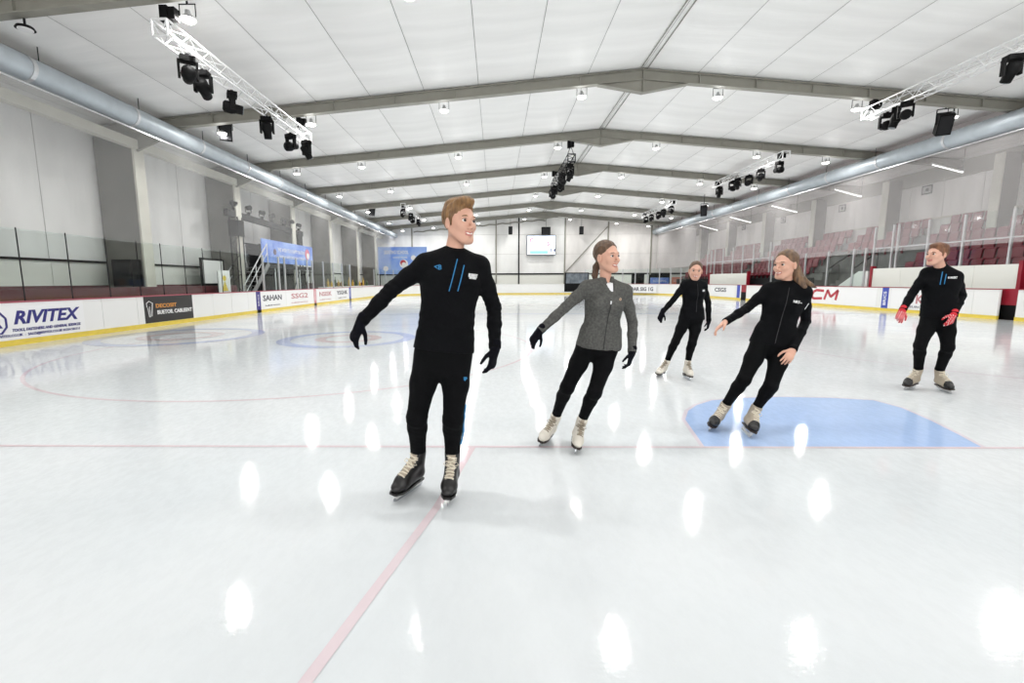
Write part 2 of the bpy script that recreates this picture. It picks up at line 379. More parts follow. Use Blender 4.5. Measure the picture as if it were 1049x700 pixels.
text_obj('lettering', 'K', .5, M_pinkink, a, RM(wd*.42, .42), bold=.01); text_obj('small_lettering', 'EUROPA', .12, M_ink, a, RM(wd*.42, .12), width=.8)
a, wd = adr('advert_strip', 903.5, 910, .1, 1.03, M_bluestrip, 'blue upright strip with white lettering beside man in red gloves')
text_obj('lettering', 'BRICS', .2, M_whiteink, a, frame((-.012, -wd/2, .45), (0, 0, 1), (0, 1, 0)), width=.6, bold=.004)
a, wd = adr('advert_sheet', 728, 752, .13, 1.0, M_sheet, 'white advert with dark lettering on right boards between the two women in black')
text_obj('lettering', 'CSGS', .42, M_ink, a, RM(wd*.42, .5), width=wd*.5, bold=.01)
a, wd = adr('advert_strip', 754.5, 757.5, .05, 1.03, M_bluestrip, 'blue upright strip on right boards near dark gate')
a, wd = adr('advert_sheet', 759, 764, .05, 1.03, M_redcap, 'red and black panel set in right boards behind woman with long hair')
B().box((-.014, -wd, -.05), (-.006, 0, .5)).obj('black_panel', M_black, a)
# corner adverts (far right)
p0 = Vector((RX1-RC+RC*math.cos(1.02), RYE-RC+RC*math.sin(1.02), 0)); p1 = Vector((RX1-RC+RC*math.cos(.66), RYE-RC+RC*math.sin(.66), 0))
d = (p1-p0).normalized(); n_ = Vector((d.y, -d.x, 0))
b = B(); b.bar(p0-n_*-.12+Vector((0,0,.55)), p1-n_*-.12+Vector((0,0,.55)), .012, .78); b.v = [(v[0]-br.location.x, v[1]-br.location.y, v[2]) for v in b.v]; a = b.obj('advert_sheet', M_sheet, br); props(a, 'white advert with dark lettering on far right corner boards')
text_obj('lettering', 'DAR SIG 1G', .5, M_ink, a, frame((p0+p1)/2+n_*.14+Vector((0,0,.52))-br.location, d, (0,0,1)), width=2.3, bold=.01)

# ------------------------------------------------------------------ glass above the left boards
def glass_run(name, pts, z0, z1, postm, label, group=None, postr=.018, tops=True, rail=None):
    t = empty(name, (pts[0][0], pts[0][1], z0), label, 'glass screen', group); o0 = Vector((pts[0][0], pts[0][1], z0))
    for i, (p, q) in enumerate(zip(pts, pts[1:])):
        L = math.hypot(q[0]-p[0], q[1]-p[1]); a = math.atan2(q[1]-p[1], q[0]-p[0])
        key = ('g', round(L, 2), round(z1-z0, 2))
        if key not in CACHE: CACHE[key] = B().box((.015, -.006, .01), (L-.015, .006, z1-z0)).mesh('glass_pane', M_glass)
        link('glass_pane', CACHE[key], t, (p[0]-o0.x, p[1]-o0.y, 0), (0, 0, a))
        if rail:
            B().bar((p[0]-o0.x, p[1]-o0.y, rail-z0), (q[0]-o0.x, q[1]-o0.y, rail-z0), .04, .05).obj('mid_rail', postm, t)
    for p in pts:
        key = ('p', postr, round(z1-z0, 2), postm.name)
        if key not in CACHE: CACHE[key] = B().box((-postr, -postr, 0), (postr, postr, z1-z0+.02)).mesh('post', postm)
        link('post', CACHE[key], t, (p[0]-o0.x, p[1]-o0.y, 0))
    return t
xs = [27, 76, 115, 146, 170, 193, 212, 230, 247, 259]
lp = [(RX0-.05, 8.9)]+[(RX0-.05, atX(x, 300, RX0).y) for x in xs]
glass_run('glass_screen', lp, HB, 2.55, M_dark, 'clear glass screen with thin dark joints above left boards', postr=.009)
xs = [272, 288, 294, 306, 317, 322, 333, 343, 352, 360]
lp2 = [(RX0-.05, atX(x, 300, RX0).y) for x in xs]
glass_run('glass_screen', lp2, HB, 2.55, M_alu, 'clear glass screen with silver posts in front of stage', postr=.035)
# far corner glass both sides
pts = run_pts('left')[-11:]
glass_run('glass_screen', pts, HB, 2.4, M_alu, 'clear glass screen round the far left corner', postr=.03)
pts = run_pts('right')[:11]
glass_run('glass_screen', pts, HBR, 2.5, M_alu, 'clear glass screen round the far right corner', postr=.035)

# ------------------------------------------------------------------ portal frames, roof
WL, WR = -13.9, 21.9; RIDX, RIDZ, SL = 4.95, 8.38, .088; SLL = .088
FY = [-3.0, 3.45, 9.9, 16.4, 22.5, 28.6, 35.0, 41.8, 48.0]; YEND = 51.0
rz = lambda x: RIDZ-abs(x-RIDX)*SL
for Y in FY[2:]:
    t = empty('portal_frame', (RIDX, Y, 0), None, None, None, 'structure')
    for s, xw in ((-1, WL), (1, WR)):
        xe = xw-RIDX; ze = RIDZ-abs(xe)*SL
        b = B(); # I-section rafter
        for dz, ww, hh in ((-.02, .22, .03), (-.33, .22, .03), (-.175, .05, .3)):
            b.bar((0, 0, RIDZ+dz), (xe, 0, ze+dz), ww, hh)
        b.obj('rafter', M_steel, t)
        for k in range(1, 9):
            x = xe*k/9; z = RIDZ-abs(x)*SL
            B().box((x-.01, -.1, z-.31), (x+.01, .1, z-.03)).obj('stiffener', M_steel, t)
    b = B(); b.prism([(-1.5, RIDZ-.35-1.5*SL), (0, RIDZ-.72), (1.5, RIDZ-.35-1.5*SL), (0, RIDZ-.30)], -.03, .06); 
    b.bar((-1.5, 0, RIDZ-.35-1.5*SL), (0, 0, RIDZ-.74), .22, .03); b.bar((0, 0, RIDZ-.74), (1.5, 0, RIDZ-.35-1.5*SL), .22, .03)
    b.box((-.015, -.11, RIDZ-.74), (.015, .11, RIDZ-.02)); b.obj('apex_haunch', M_steel, t)
    # left eave haunch and column
    b = B(); xe = WL-RIDX
    b.prism([(xe, rz(WL)-.35), (xe, rz(WL)-1.0), (xe+1.3, rz(WL)-.9), (xe+3.3, rz(WL+3.3)-.35)], -.04, .08); b.obj('eave_haunch', M_steel, t)
    b = B(); b.box((xe+.02, -.15, 0), (xe+1.35, .0, rz(WL)-.4)); b.obj('column', M_colm, t)
    b = B(); b.box((xe+1.35, -.17, 0), (xe+1.42, .3, rz(WL)-.5)); b.obj('column_flange', M_cream, t)
# right hand columns sit on the stand wall
for i, Y in enumerate([c_*1.0217 for c_ in (14.0, 19.6, 25.1, 30.6, 36.1, 41.6, 47.1)]):
    t = empty('wall_column', (WR, Y, 0), None, None, None, 'structure')
    B().box((-.75, 0, 1.0), (0, .15, 6.6)).obj('column', M_colm, t); B().box((-.80, -.02, 1.0), (-.75, .36, 6.6)).obj('column_flange', M_cream, t)

ceil = empty('ceiling', (0, 0, 0), None, None, None, 'structure')
b = B()
b.add([(RIDX, -12, RIDZ+.12), (WL-.3, -12, rz(WL-.3)+.12), (WL-.3, 52, rz(WL-.3)+.12), (RIDX, 52, RIDZ+.12), (WR+.3, -12, rz(WR+.3)+.12), (WR+.3, 52, rz(WR+.3)+.12),
       (RIDX, -12, RIDZ+.2), (WL-.3, -12, rz(WL-.3)+.2), (WL-.3, 52, rz(WL-.3)+.2), (RIDX, 52, RIDZ+.2), (WR+.3, -12, rz(WR+.3)+.2), (WR+.3, 52, rz(WR+.3)+.2)],
      [(0,1,2,3), (0,3,5,4), (6,9,8,7), (6,10,11,9)]); b.obj('roof_backing', M_backing, ceil)
PWD = 1.84
def liner(L, wd, seed):
    rnd = random.Random(seed); b = B(); nx, ny = 4, 10; vs = []; fs = []
    for j in range(ny+1):
        for i in range(nx+1):
            u, v = i/nx, j/ny
            e = math.sin(math.pi*u)**.6*math.sin(math.pi*v)**.35
            vs.append((.004+u*(wd-.008), .01+v*(L-.02), -.055*e+.006*math.sin(9*v*3.1+seed)*e))
    for j in range(ny):
        for i in range(nx): a = j*(nx+1)+i; fs.append((a, a+nx+1, a+nx+2, a+1))
    b.add(vs, fs); me = b.mesh('roof_panel', M_liner, True); return me
bays = [(-12, FY[0])]+list(zip(FY, FY[1:]))+[(FY[-1], YEND+.2)]
lm = {}
for bi, (ya, yb) in enumerate(bays):
    L = round(yb-ya, 2)
    for s in (-1, 1):
        ncol = 11 if s < 0 else 10
        for k in range(ncol):
            xin = k*PWD; tot = (RIDX-WL) if s < 0 else (WR-RIDX)
            wd = min(PWD, tot-xin+.1)
            if wd < .1: continue
            key = (L, round(wd, 2), (k+bi) % 2)
            if key not in lm: lm[key] = liner(L, wd, (k+bi) % 2)
            ang = math.atan(SL)
            if s > 0:
                o = link('roof_panel', lm[key], ceil, (RIDX+xin, ya, RIDZ-xin*SL+.04), (0, ang, 0))
            else:
                x = RIDX-xin-wd
                o = link('roof_panel', lm[key], ceil, (x, ya, rz(x)+.04), (0, -ang, 0))
# ridge pair of seams
b = B(); b.box((RIDX-.12, -12, RIDZ-.03), (RIDX-.10, 51, RIDZ-.0)); b.box((RIDX+.10, -12, RIDZ-.03), (RIDX+.12, 51, RIDZ-.0)); b.obj('ridge_seam', M_steel, ceil)

# ------------------------------------------------------------------ walls
wl = empty('wall_left', (WL, 0, 0), None, None, None, 'structure')
B().box((-.3, -12, 0), (-.06, 52, 7.0)).obj('wall_backing', M_backing, wl)
for i, (ya, yb) in enumerate(bays):
    # membrane strips with vertical seams
    n = 3 if yb-ya > 5 else 2
    for k in range(n):
        a0 = ya+(yb-ya)*k/n; a1 = ya+(yb-ya)*(k+1)/n
        b = B(); nz = 12; ny = 6; vs = []; fs = []; rnd = random.Random(i*7+k)
        ph = rnd.random()*6
        for j in range(nz+1):
            for q in range(ny+1):
                u, v = q/ny, j/nz; e = math.sin(math.pi*u)**.7
                vs.append((-.05+.05*e*(1-.5*v)+.012*math.sin(7*v+ph)*e, a0+.012+u*(a1-a0-.024)+.05*math.sin(3*v+ph)*(0 if q in (0, ny) else 1), 2.1+v*4.8))
        for j in range(nz):
            for q in range(ny): a = j*(ny+1)+q; fs.append((a, a+1, a+ny+2, a+ny+1))
        b.add(vs, fs); b.obj('membrane_strip', M_memb, wl, True)
        B().box((-.06, a0+.01, 1.26), (-.01, a1-.01, 2.03)).obj('white_panel', M_band, wl)
    B().box((-.06, ya, .0), (.0, yb, 1.26)).obj('maroon_panel', M_maroon, wl)
    B().box((-.05, ya, 2.03), (.06, yb, 2.1)).obj('sill', M_black, wl)
b = B(); b.box((1.25, -2, 5.95), (1.5, 51, 6.25)); b.obj('eave_rail', M_cream, wl)
# dark low wall / bench strip behind the glass on the left
t = props(B().box((0, 0, 0), (.35, 14.0, 1.2)).obj('walkway_bench', M_maroon, None, loc=(-12.3, 7.0, 0)), 'long low maroon bench wall behind left glass', 'wall')
t = empty('electrical_cabinet', (-12.97, 15.8, 0), 'tall black cabinet at foot of nearest left column', 'cabinet')
B().box((-.35, 0, 0), (.35, .5, 2.15)).obj('body', M_black, t); B().box((-.3, -.012, .1), (.3, 0, 2.05)).obj('door', M_dark, t)

wr = empty('wall_right', (WR, 0, 0), None, None, None, 'structure')
B().box((.06, -12, 0), (.3, 52, 7.2)).obj('wall_backing', M_backing, wr)
cy = [8.5, 14.0, 19.6, 25.1, 30.6, 36.1, 41.6, 47.1, 51]
for i, (ya, yb) in enumerate(zip(cy, cy[1:])):
    n = 3
    for k in range(n):
        a0 = ya+(yb-ya)*k/n; a1 = ya+(yb-ya)*(k+1)/n
        B().box((-.02, a0+.012, 0), (.05, a1-.012, 6.15)).obj('wall_panel', M_memb2, wr)
    B().box((-.06, ya, 6.15), (.03, yb, 7.1)).obj('soffit_panel', M_steel, wr)
    B().box((-.10, ya+.2, 4.35), (.0, yb, 4.42)).obj('rail', M_cream, wr)
for x, y in ((950, 194.5), (863, 213.5), (802.5, 225.5), (762, 233)):
    p = atX(x, y, WR-.05)
    t = props(B().box((-.03, -.28, -.22), (0, .28, .22)).obj('wall_sign', M_dark, None, loc=p), {950: 'largest small dark-framed sign on right wall above man in red gloves', 863: 'dark-framed sign high on right wall, second from picture edge', 802: 'dark-framed sign high on right wall above woman with long hair', 802.5: 'dark-framed sign high on right wall above woman with long hair', 762: 'tiny dark-framed sign furthest along right wall'}[x], 'sign')
    B().box((-.035, -.22, -.16), (-.028, .22, .16)).obj('sign_face', mat('sign_grey', (170, 170, 168)), t)
    B().box((-.04, -.12, -.08), (-.034, .05, .08)).obj('pictogram', M_dark, t)
# end wall
we = empty('wall_end', (0, YEND, 0), None, None, None, 'structure')
B().box((WL-.3, .1, 0), (WR+.3, .3, 8.6)).obj('wall_backing', M_backing, we)
colx = [WL, -9.2, -4.4, .05, 2.55, 7.6, 12.3, 17.0, WR]
for i, (xa, xb) in enumerate(zip(colx, colx[1:])):
    zt = min(rz(xa), rz(xb))
    for (z0, z1) in ((2.2, 4.3), (4.3, 6.4), (6.4, 8.2)):
        z1a, z1b = min(z1, rz(xa)+.05), min(z1, rz(xb)+.05)
        if max(z1a, z1b) <= z0: continue
        b = B(); g = .012
        b.prism([(xa+g, z0+g), (xb-g, z0+g), (xb-g, z1b-g), (xa+g, z1a-g)], -.02, .1); b.obj('wall_panel', M_memb if xb < 8 else M_memb2, we)
    B().box((xa, -.02, 0), (xb, .1, 2.05)).obj('white_panel', M_band, we)
    B().box((xa, -.08, 2.05), (xb, .1, 2.2)).obj('sill', M_dark, we)
    if 0 < i: B().box((xa-.07, -.14, 0 if i in (3, 4, 5) else 2.0), (xa+.07, -.02, rz(xa))).obj('wall_post', M_dark if i == 4 else M_steel, we)
B().bar((7.7, -.1, 2.3), (12.2, -.1, 7.2), .09, .09).obj('brace', M_steel, we)
b = B(); 
for k in range(40):
    xa = -9+k*.36+.02*random.random(); b.bar((xa, -.1, rz(xa)-.45+.05*math.sin(k*1.7)), (xa+.37, -.1, rz(xa+.36)-.45+.05*math.sin((k+1)*1.7)), .12, .12)
b.obj('gathered_fabric', M_steel, we)
# dark opening panel with vehicle picture in end boards
t = empty('end_gate', (8.35, RYE-.03, 0), 'dark framed gate with grey picture in far end boards', 'gate')
B().box((-1.25, -.02, .25), (1.25, .03, 2.2)).obj('gate_frame', M_black, t)
B().box((-1.1, -.035, 1.1), (1.15, -.02, 2.1)).obj('grey_picture', mat('gate_picture', (118, 126, 134), .4, var=.4, vscale=2, c2=(70, 78, 86)), t)
# dark openings on right of end wall
for xa, xb, lb in ((15.0, 16.4, 'dark doorway left of two at right of far end wall'), (16.9, 19.2, 'wide dark doorway at right of far end wall')):
    props(B().box((xa, -.06, 0.9), (xb, -.03, 2.05)).obj('door_1', M_black, None, loc=(0, YEND, 0)), lb, 'door', kind='structure')
# banners by far right corner
for x0, x1, y0, y1, mt, lb in ((666, 685.5, 284.5, 291.5, M_blueb, 'small blue banner beyond far right corner glass'), (688, 699, 284, 291.5, mat('salmon_banner', (222, 140, 120), .5), 'small salmon banner beside the small blue one')):
    p = atY(x0, y1, 48.5); q = atY(x1, y0, 48.5)
    o = B().box((0, 0, 0), (q.x-p.x, .04, q.z-p.z)).obj('banner', mt, None, loc=p); props(o, lb, 'banner'); B().box((.05, .04, -p.z), (.12, .1, 0)).obj('leg', M_dark, o); B().box((q.x-p.x-.12, .04, -p.z), (q.x-p.x-.05, .1, 0)).obj('leg', M_dark, o)
    text_obj('lettering', 'SCORING', .3, M_whiteink, o, frame(((q.x-p.x)/2, -.01, (q.z-p.z)/2), (1,0,0), (0,0,1)), width=(q.x-p.x)*.7)

# scoreboard
p = atY(540, 261, YEND-.5); q = atY(569, 241.5, YEND-.5)
t = empty('scoreboard_screen', ((p.x+q.x)/2, YEND-.5, p.z), 'bright white scoreboard screen on the far end wall', 'screen'); W2 = (q.x-p.x)/2; Hh = q.z-p.z
B().box((-W2-.05, 0, -.05), (W2+.05, .36, Hh+.05)).obj('housing', M_dark, t)
B().box((-W2, -.02, 0), (W2, 0, Hh)).obj('screen_face', mat('screen_white', (226, 236, 250), emit=.9), t)
M_sd = mat('screen_dark', (60, 60, 100)); M_sr = mat('screen_red', (190, 60, 90)); M_sc = mat('screen_cyan', (150, 215, 225), emit=.5)
text_obj('screen_text', '3-', .55, M_sr, t, frame((W2*.55, -.03, Hh*.55), (1,0,0), (0,0,1)), bold=.01)
text_obj('screen_text', 'C', .6, M_sr, t, frame((-W2*.7, -.03, Hh*.75), (1,0,0), (0,0,1)), bold=.015)
text_obj('screen_text', '1 4', .5, M_sd, t, frame((W2*.82, -.03, Hh*.22), (1,0,0), (0,0,1)), bold=.015)
B().box((-W2*.8, -.03, Hh*.04), (W2*.5, -.022, Hh*.2)).obj('screen_bar', M_sc, t)
for x0, x1, y0, y1, lb, nm in ((521, 525, 232, 240, 'small black loudspeaker hanging left of scoreboard', 'loudspeaker'), (594, 598, 232, 240, 'small black loudspeaker hanging right of scoreboard', 'loudspeaker'), (555, 564, 232.5, 240.5, 'black box hanging directly above scoreboard', 'projector')):
    p = atY(x0, y1, YEND-1.2); q = atY(x1, y0, YEND-1.2)
    t = empty(nm, ((p.x+q.x)/2, YEND-1.2, p.z), lb, 'speaker' if nm == 'loudspeaker' else 'projector')
    w_ = (q.x-p.x)/2; h_ = q.z-p.z
    B().box((-w_, 0, 0), (w_, .45, h_)).obj('cabinet', M_black, t); B().box((-w_*.85, -.02, .06), (w_*.85, 0, h_-.06)).obj('front', M_dark, t)
    B().cyl((0, .2, h_), (0, .2, rz(p.x)-p.z), .015, 6).obj('hanger', M_dark, t)

# ------------------------------------------------------------------ ducts
def duct(name, x, z, r, y0, y1, label):
    t = empty(name, (x, 0, z), label, 'duct'); n = 20; step = .085; ys = np.arange(y0, y1, step); b = B()
    vs = []; fs = []
    for i, y in enumerate(ys):
        rr = r*(1+(.025 if i % 2 else -.012))
        for k in range(n): a = 2*math.pi*k/n; vs.append((rr*math.cos(a), y, rr*math.sin(a)))
    for i in range(len(ys)-1):
        for k in range(n): fs.append((i*n+k, i*n+(k+1) % n, (i+1)*n+(k+1) % n, (i+1)*n+k))
    b.add(vs, fs); b.obj('duct_tube', M_galv, t, True)
    me = B().cyl((0, -.05, 0), (0, .05, 0), r*1.07, 20).mesh('duct_collar', M_alu)
    hm = B().cyl((0, 0, r), (0, 0, rz(x)-z+.02), .012, 6).mesh('hanger', M_dark)
    for y in np.arange(y0+1, y1, 3.1): link('duct_collar', me, t, (0, y, 0)); link('hanger', hm, t, (0, y+.4, 0))
    B().bar((.0, y0, -r-.05), (.0, y1, -r-.05), .05, .04).obj('net_rail', M_alu, t)
    return t
duct('air_duct', -11.0, 6.33, .29, 4, 50.8, 'long silver round air duct high along left wall')
duct('air_duct', 17.3, 6.62, .31, 5, 50.8, 'long silver round air duct high above right stand')
# netting
o = B().box((-.002, 4, 2.55), (.002, 50, 6.0)).obj('safety_net', M_net, None, loc=(-10.9, 0, 0)); props(o, 'fine white safety net hanging from left duct', 'net', kind='stuff')
o = B().box((-.002, 6, 2.6), (.002, 50, 6.3)).obj('safety_net', M_netg, None, loc=(17.4, 0, 0)); props(o, 'fine grey safety net hanging from right duct', 'net', kind='stuff')

# ------------------------------------------------------------------ high-bay lamps
def lamp_proto():
    b = B(); b.cyl((0,0,.10), (0,0,.18), .06, 10, .05); b.cyl((0,0,0), (0,0,.1), .16, 16, .07)
    h = b.mesh('housing', M_alu, False)
    g = B().cyl((0,0,-.035), (0,0,-.002), .12, 16, .15).mesh('lens', M_lamp)
    br_ = B(); br_.bar((-.17,0,.05), (-.17,0,.3), .014, .014); br_.bar((.17,0,.05), (.17,0,.3), .014, .014); br_.bar((-.18,0,.3), (.18,0,.3), .02, .014)
    br_.bar((0,0,.3), (0,0,.42), .03, .03); return h, g, br_.mesh('bracket', M_dark)
LH, LG, LB = lamp_proto()
ld = bpy.data.lights.new('high_bay', 'AREA'); ld.shape = 'DISK'; ld.size = .22; ld.energy = LAMP_W; ld.color = (1, .99, .965)
lu = bpy.data.lights.new('roof_fill', 'POINT'); lu.shadow_soft_size = .12; lu.energy = LAMP_W*.15; lu.color = (1, .99, .97)  # weak extra point light, added at each lamp to brighten the roof liner
FYN = dict(zip(FY[2:], ['by nearest roof beam', 'by first full roof beam', 'by second full roof beam', 'by third full roof beam', 'by fourth full roof beam', 'by fifth full roof beam', 'by last roof beam at end wall'])); FYN[FY[1]] = 'just above the camera'
XN = {-9.7: 'outermost at left', -6.5: 'left part', -1.8: 'left of centre', 3.0: 'nearest the ridge', 7.7: 'right of centre', 12.5: 'right part', 15.8: 'outermost at right'}
for Y in [FY[1]]+FY[2:]:
    for X in (-9.7, -6.5, -1.8, 3.0, 7.7, 12.5, 15.8):
        if X == -9.7 and Y < 12: continue
        yy = Y+.45; z = rz(X)-.50
        pos = 'left' if X < -4 else 'right' if X > 9 else 'middle'
        t = empty('high_bay_lamp', (X, yy, z), 'round white high-bay lamp %s, %s of roof' % (FYN.get(Y, 'behind the camera'), XN[X]), 'lamp', 'high-bay lamps under the roof')
        link('housing', LH, t); link('lens', LG, t); link('bracket', LB, t)
        l = bpy.data.objects.new('lamp_light', ld); COL.objects.link(l); l.parent = t; l.location = (0, 0, -.06)
        l = bpy.data.objects.new('roof_fill_light', lu); COL.objects.link(l); l.parent = t; l.location = (0, 0, -.12)
# one dark round lamp at top left
t = empty('round_floodlight', atY(26, 30, 10.0), 'dark round floodlight hanging at top left corner', 'lamp')
B().cyl((0,0,0), (0,0,.05), .17, 18, .14).obj('housing', M_black, t); B().cyl((0,0,-.02), (0,0,0), .13, 18).obj('lens', M_whiteink, t)
B().bar((0,0,.04), (0,0,.5), .03, .03).obj('bracket', M_dark, t)

# fluorescent tubes over the stand
for x0, y0, x1, y1 in ((949, 167, 986, 176.5), (853, 193.5, 882, 201.5), (791, 211, 816, 217.5), (748, 222.5, 769, 228), (717, 231, 735, 236)):
    X = 20.4; a_ = atX(x0, y0, X); c_ = atX(x1, y1, X); m_ = (a_+c_)/2
    t = empty('strip_light', m_, {949: 'longest white strip light over stand at right, nearest camera', 853: 'second white strip light from right picture edge', 791: 'third white strip light from right picture edge', 748: 'fourth white strip light from right picture edge', 717: 'furthest small white strip light over stand'}[x0], 'lamp', 'strip lights above the stand')
    B().bar(a_-m_, c_-m_, .07, .05).obj('tube', M_tube, t)
    B().bar(a_-m_+Vector((0,0,.05)), c_-m_+Vector((0,0,.05)), .10, .05).obj('fitting', M_white, t)
    for q in (a_, c_): B().bar(q-m_+Vector((0,0,.07)), q-m_+Vector((0,0,rz(X)-q.z)), .015, .015).obj('hanger', M_dark, t)

# ------------------------------------------------------------------ trusses with stage lights
def truss(x, z, y0, y1, s, mt, label, hoists=True, drop=0):
    t = empty('lighting_truss', (x, y0, z), label, 'truss'); L = y1-y0; h = s/2
    for i in (-1, 1):
        for j in (-1, 1): B().cyl((i*h, 0, j*h), (i*h, L, j*h), .024, 8).obj('chord', mt, t, True)
    n = int(L/.33); b = B()
    for k in range(n):
        a0 = L*k/n; a1 = L*(k+1)/n
        for i in (-1, 1):
            b.cyl((i*h, a0, -h if k % 2 else h), (i*h, a1, h if k % 2 else -h), .012, 5)
            b.cyl((-h if k % 2 else h, a0, i*h), (h if k % 2 else -h, a1, i*h), .012, 5)
    b.obj('lacing', mt, t)
    for y in (0, L):
        b = B()
        for a0, a1 in (((-h,-h),(h,-h)),((h,-h),(h,h)),((h,h),(-h,h)),((-h,h),(-h,-h))): b.cyl((a0[0], y, a0[1]), (a1[0], y, a1[1]), .022, 6)
        b.obj('end_frame', mt, t)
    for y in (.35, L-.35):
        top = rz(x)-.35-z; b = B()
        b.box((-.16, y-.09, top-.32), (.0, y+.09, top-.02)); b.box((.02, y-.08, top-.28), (.15, y+.08, top-.05)); b.obj('hoist', M_black, t)
        b = B(); b.cyl((-.03, y, top-.3), (-h, y, h), .014, 5); b.cyl((.03, y, top-.3), (h, y, h), .014, 5); b.obj('sling', M_dark, t)
    return t
def movinghead_meshes():
    base = B(); base.box((-.13, -.1, -.10), (.13, .1, .0)); base.box((-.03, -.03, 0), (.03, .03, .05)); mb = base.mesh('base', M_black)
    y = B(); y.box((-.17, -.05, -.40), (-.13, .05, -.08)); y.box((.13, -.05, -.40), (.17, .05, -.08)); y.box((-.17, -.06, -.12), (.17, .06, -.08)); my = y.mesh('yoke', M_black)
    h = B(); h.tube([(0,-.2,0),(0,-.16,0),(0,-.02,0),(0,.06,0),(0,.2,0)], [.08,.125,.13,.10,.095], 14); mh = h.mesh('lamp_head', M_black, True)
    l = B().cyl((0,.2,0), (0,.212,0), .085, 14).mesh('lens', mat('lens_grey', (150, 156, 160), .15)); return mb, my, mh, l
MH = movinghead_meshes()
def moving_head(p, yaw, tilt, label, group, s=1.0):
    t = empty('moving_head_light', p, label, 'stage light', group, rz=yaw); t.scale = (s, s, s)
    link('base', MH[0], t); link('yoke', MH[1], t)
    h = link('lamp_head', MH[2], t, (0, 0, -.33), (tilt, 0, 0)); link('lens', MH[3], h)
TR = [(-6.72, 6.42, 9.75, 16.9, .31, M_trussw, 'long white lighting truss at top left under roof'),
      (12.75, 7.0-.02, 9.0, 16.7, .33, M_trussw, 'long white lighting truss at top right under roof'),
      (13.4, 7.1, 22.1, 28.9, .33, M_trussw, 'white lighting truss above right boards in mid distance'),
      (13.2, 7.1, 34.8, 41.9, .33, M_trussw, 'small distant white lighting truss at right'),
      (3.55, 7.05, 22.2, 28.8, .34, M_dark, 'dark lighting truss crowded with lights at centre of roof'),
      (-6.9, 6.95, 34.8, 41.9, .33, M_trussw, 'small distant white lighting truss at left behind tall man')]
for a_ in TR: truss(*a_)
HEADS = [(0, (.8, 1.5, 2.7, 4.5, 6.1, 6.8), 'stage lights on top left truss'), (1, (1.0, 3.1, 6.0, 6.5, 7.0), 'stage lights on top right truss'),
         (2, (.5, 2.0, 3.3, 4.0, 4.8, 6.3), 'stage lights on mid right truss'), (3, (.6, 2.2, 3.6, 5.0, 6.4), 'stage lights on distant right truss'),
         (4, (.4, 1.2, 2.2, 3.2, 4.3, 5.4, 6.3), 'stage lights on central dark truss'), (5, (.6, 2.5, 4.6, 6.2), 'stage lights on distant left truss')]
ORD = ['nearest the camera', 'second from the camera', 'third from the camera', 'fourth from the camera', 'fifth from the camera', 'sixth from the camera', 'seventh from the camera']
WHERE = ['top left truss', 'top right truss', 'mid distance right truss', 'distant right truss', 'central dark truss', 'distant left truss']
for ti, ys, grp in HEADS:
    x, z, y0, y1, s = TR[ti][:5]
    for k, y in enumerate(ys):
        random.seed(ti*20+k)
        moving_head((x+random.choice((-.12, .0, .12)), y0+y, z-s/2-.03), random.uniform(-1.2, 1.2), random.uniform(-1.4, -.3)+(0 if k % 2 else .9),
                    'black moving-head light on %s, %s' % (WHERE[ti], ORD[k]), grp, 1.15)
for x, y, Y, lb, s in ((231, 133, 17.0, 'black loudspeaker hanging below first roof beam at left', 1.0), (967, 127, 17.0, 'black loudspeaker hanging below first roof beam at right', 1.0),
                       (721, 216, 34.0, 'distant black loudspeaker hanging at right over duct', 1.1), (381, 216, 36.0, 'distant black loudspeaker hanging at left over duct', 1.2)):
    p = atY(x, y, Y); t = empty('loudspeaker', p, lb, 'speaker', rz=.5 if x < 500 else -.5)
    o = B().box((-.2, -.2, -.34), (.2, .2, .34)).obj('cabinet', M_black, t, rot=(.5, 0, 0)); B().box((-.17, -.215, -.3), (.17, -.2, .3)).obj('grille', M_dark, o)
    b = B(); b.bar((-.22, 0, 0), (-.22, 0, .5), .03, .03); b.bar((.22, 0, 0), (.22, 0, .5), .03, .03); b.bar((-.22, 0, .5), (.22, 0, .5), .03, .03); b.bar((0, 0, .5), (0, 0, rz(p.x)-p.z), .03, .03); b.obj('bracket', M_dark, t)

# ------------------------------------------------------------------ left stage with banner, stairs, lights bar
t = empty('stage_platform', (-12.2, 27.1, 0), 'dark scaffold stage behind left boards', 'stage')
B().box((-1.6, -3.3, 2.1), (-.02, 3.3, 2.3)).obj('deck', M_dark, t)
for y in (-3.2, -1.6, 0, 1.6, 3.2):
    for x in (-1.5, -.1): B().cyl((x, y, 0), (x, y, 2.1), .04, 8).obj('leg', M_alu if y in (-1.6, 1.6) else M_dark, t)
B().box((-1.58, -3.25, .1), (-1.5, 3.25, 2.1)).obj('back_cloth', M_black, t); B().box((-.45, -3.25, .1), (-.4, 3.25, 2.08)).obj('under_deck_dark', M_black, t); B().box((-1.58, -3.25, 2.3), (-1.54, 3.25, 3.5)).obj('back_drape', M_dark, t)  # black sheet set behind the front legs is added to darken the space below deck
for y in (-2.4, -.8, .8, 2.4): B().bar((-.1, y-.8, .1), (-.1, y+.8, 2.0), .04, .04).obj('cross_brace', M_dark, t)
for z in (2.8, 3.3): B().bar((-.06, -3.3, z), (-.06, 3.3, z), .04, .04).obj('guard_rail', M_dark, t)
t = empty('stage_banner', (-12.14, 27.1, 2.38), 'wide blue banner with white lettering hung on dark stage', 'banner')
B().box((0, -3.3, 0), (.03, 3.3, 1.22)).obj('banner_sheet', M_blueb, t)
text_obj('lettering', 'WE WISH YOU HAPPY SKATING', .3, M_whiteink, t, frame((.035, .3, .75), (0,1,0), (0,0,1)), width=3.6)
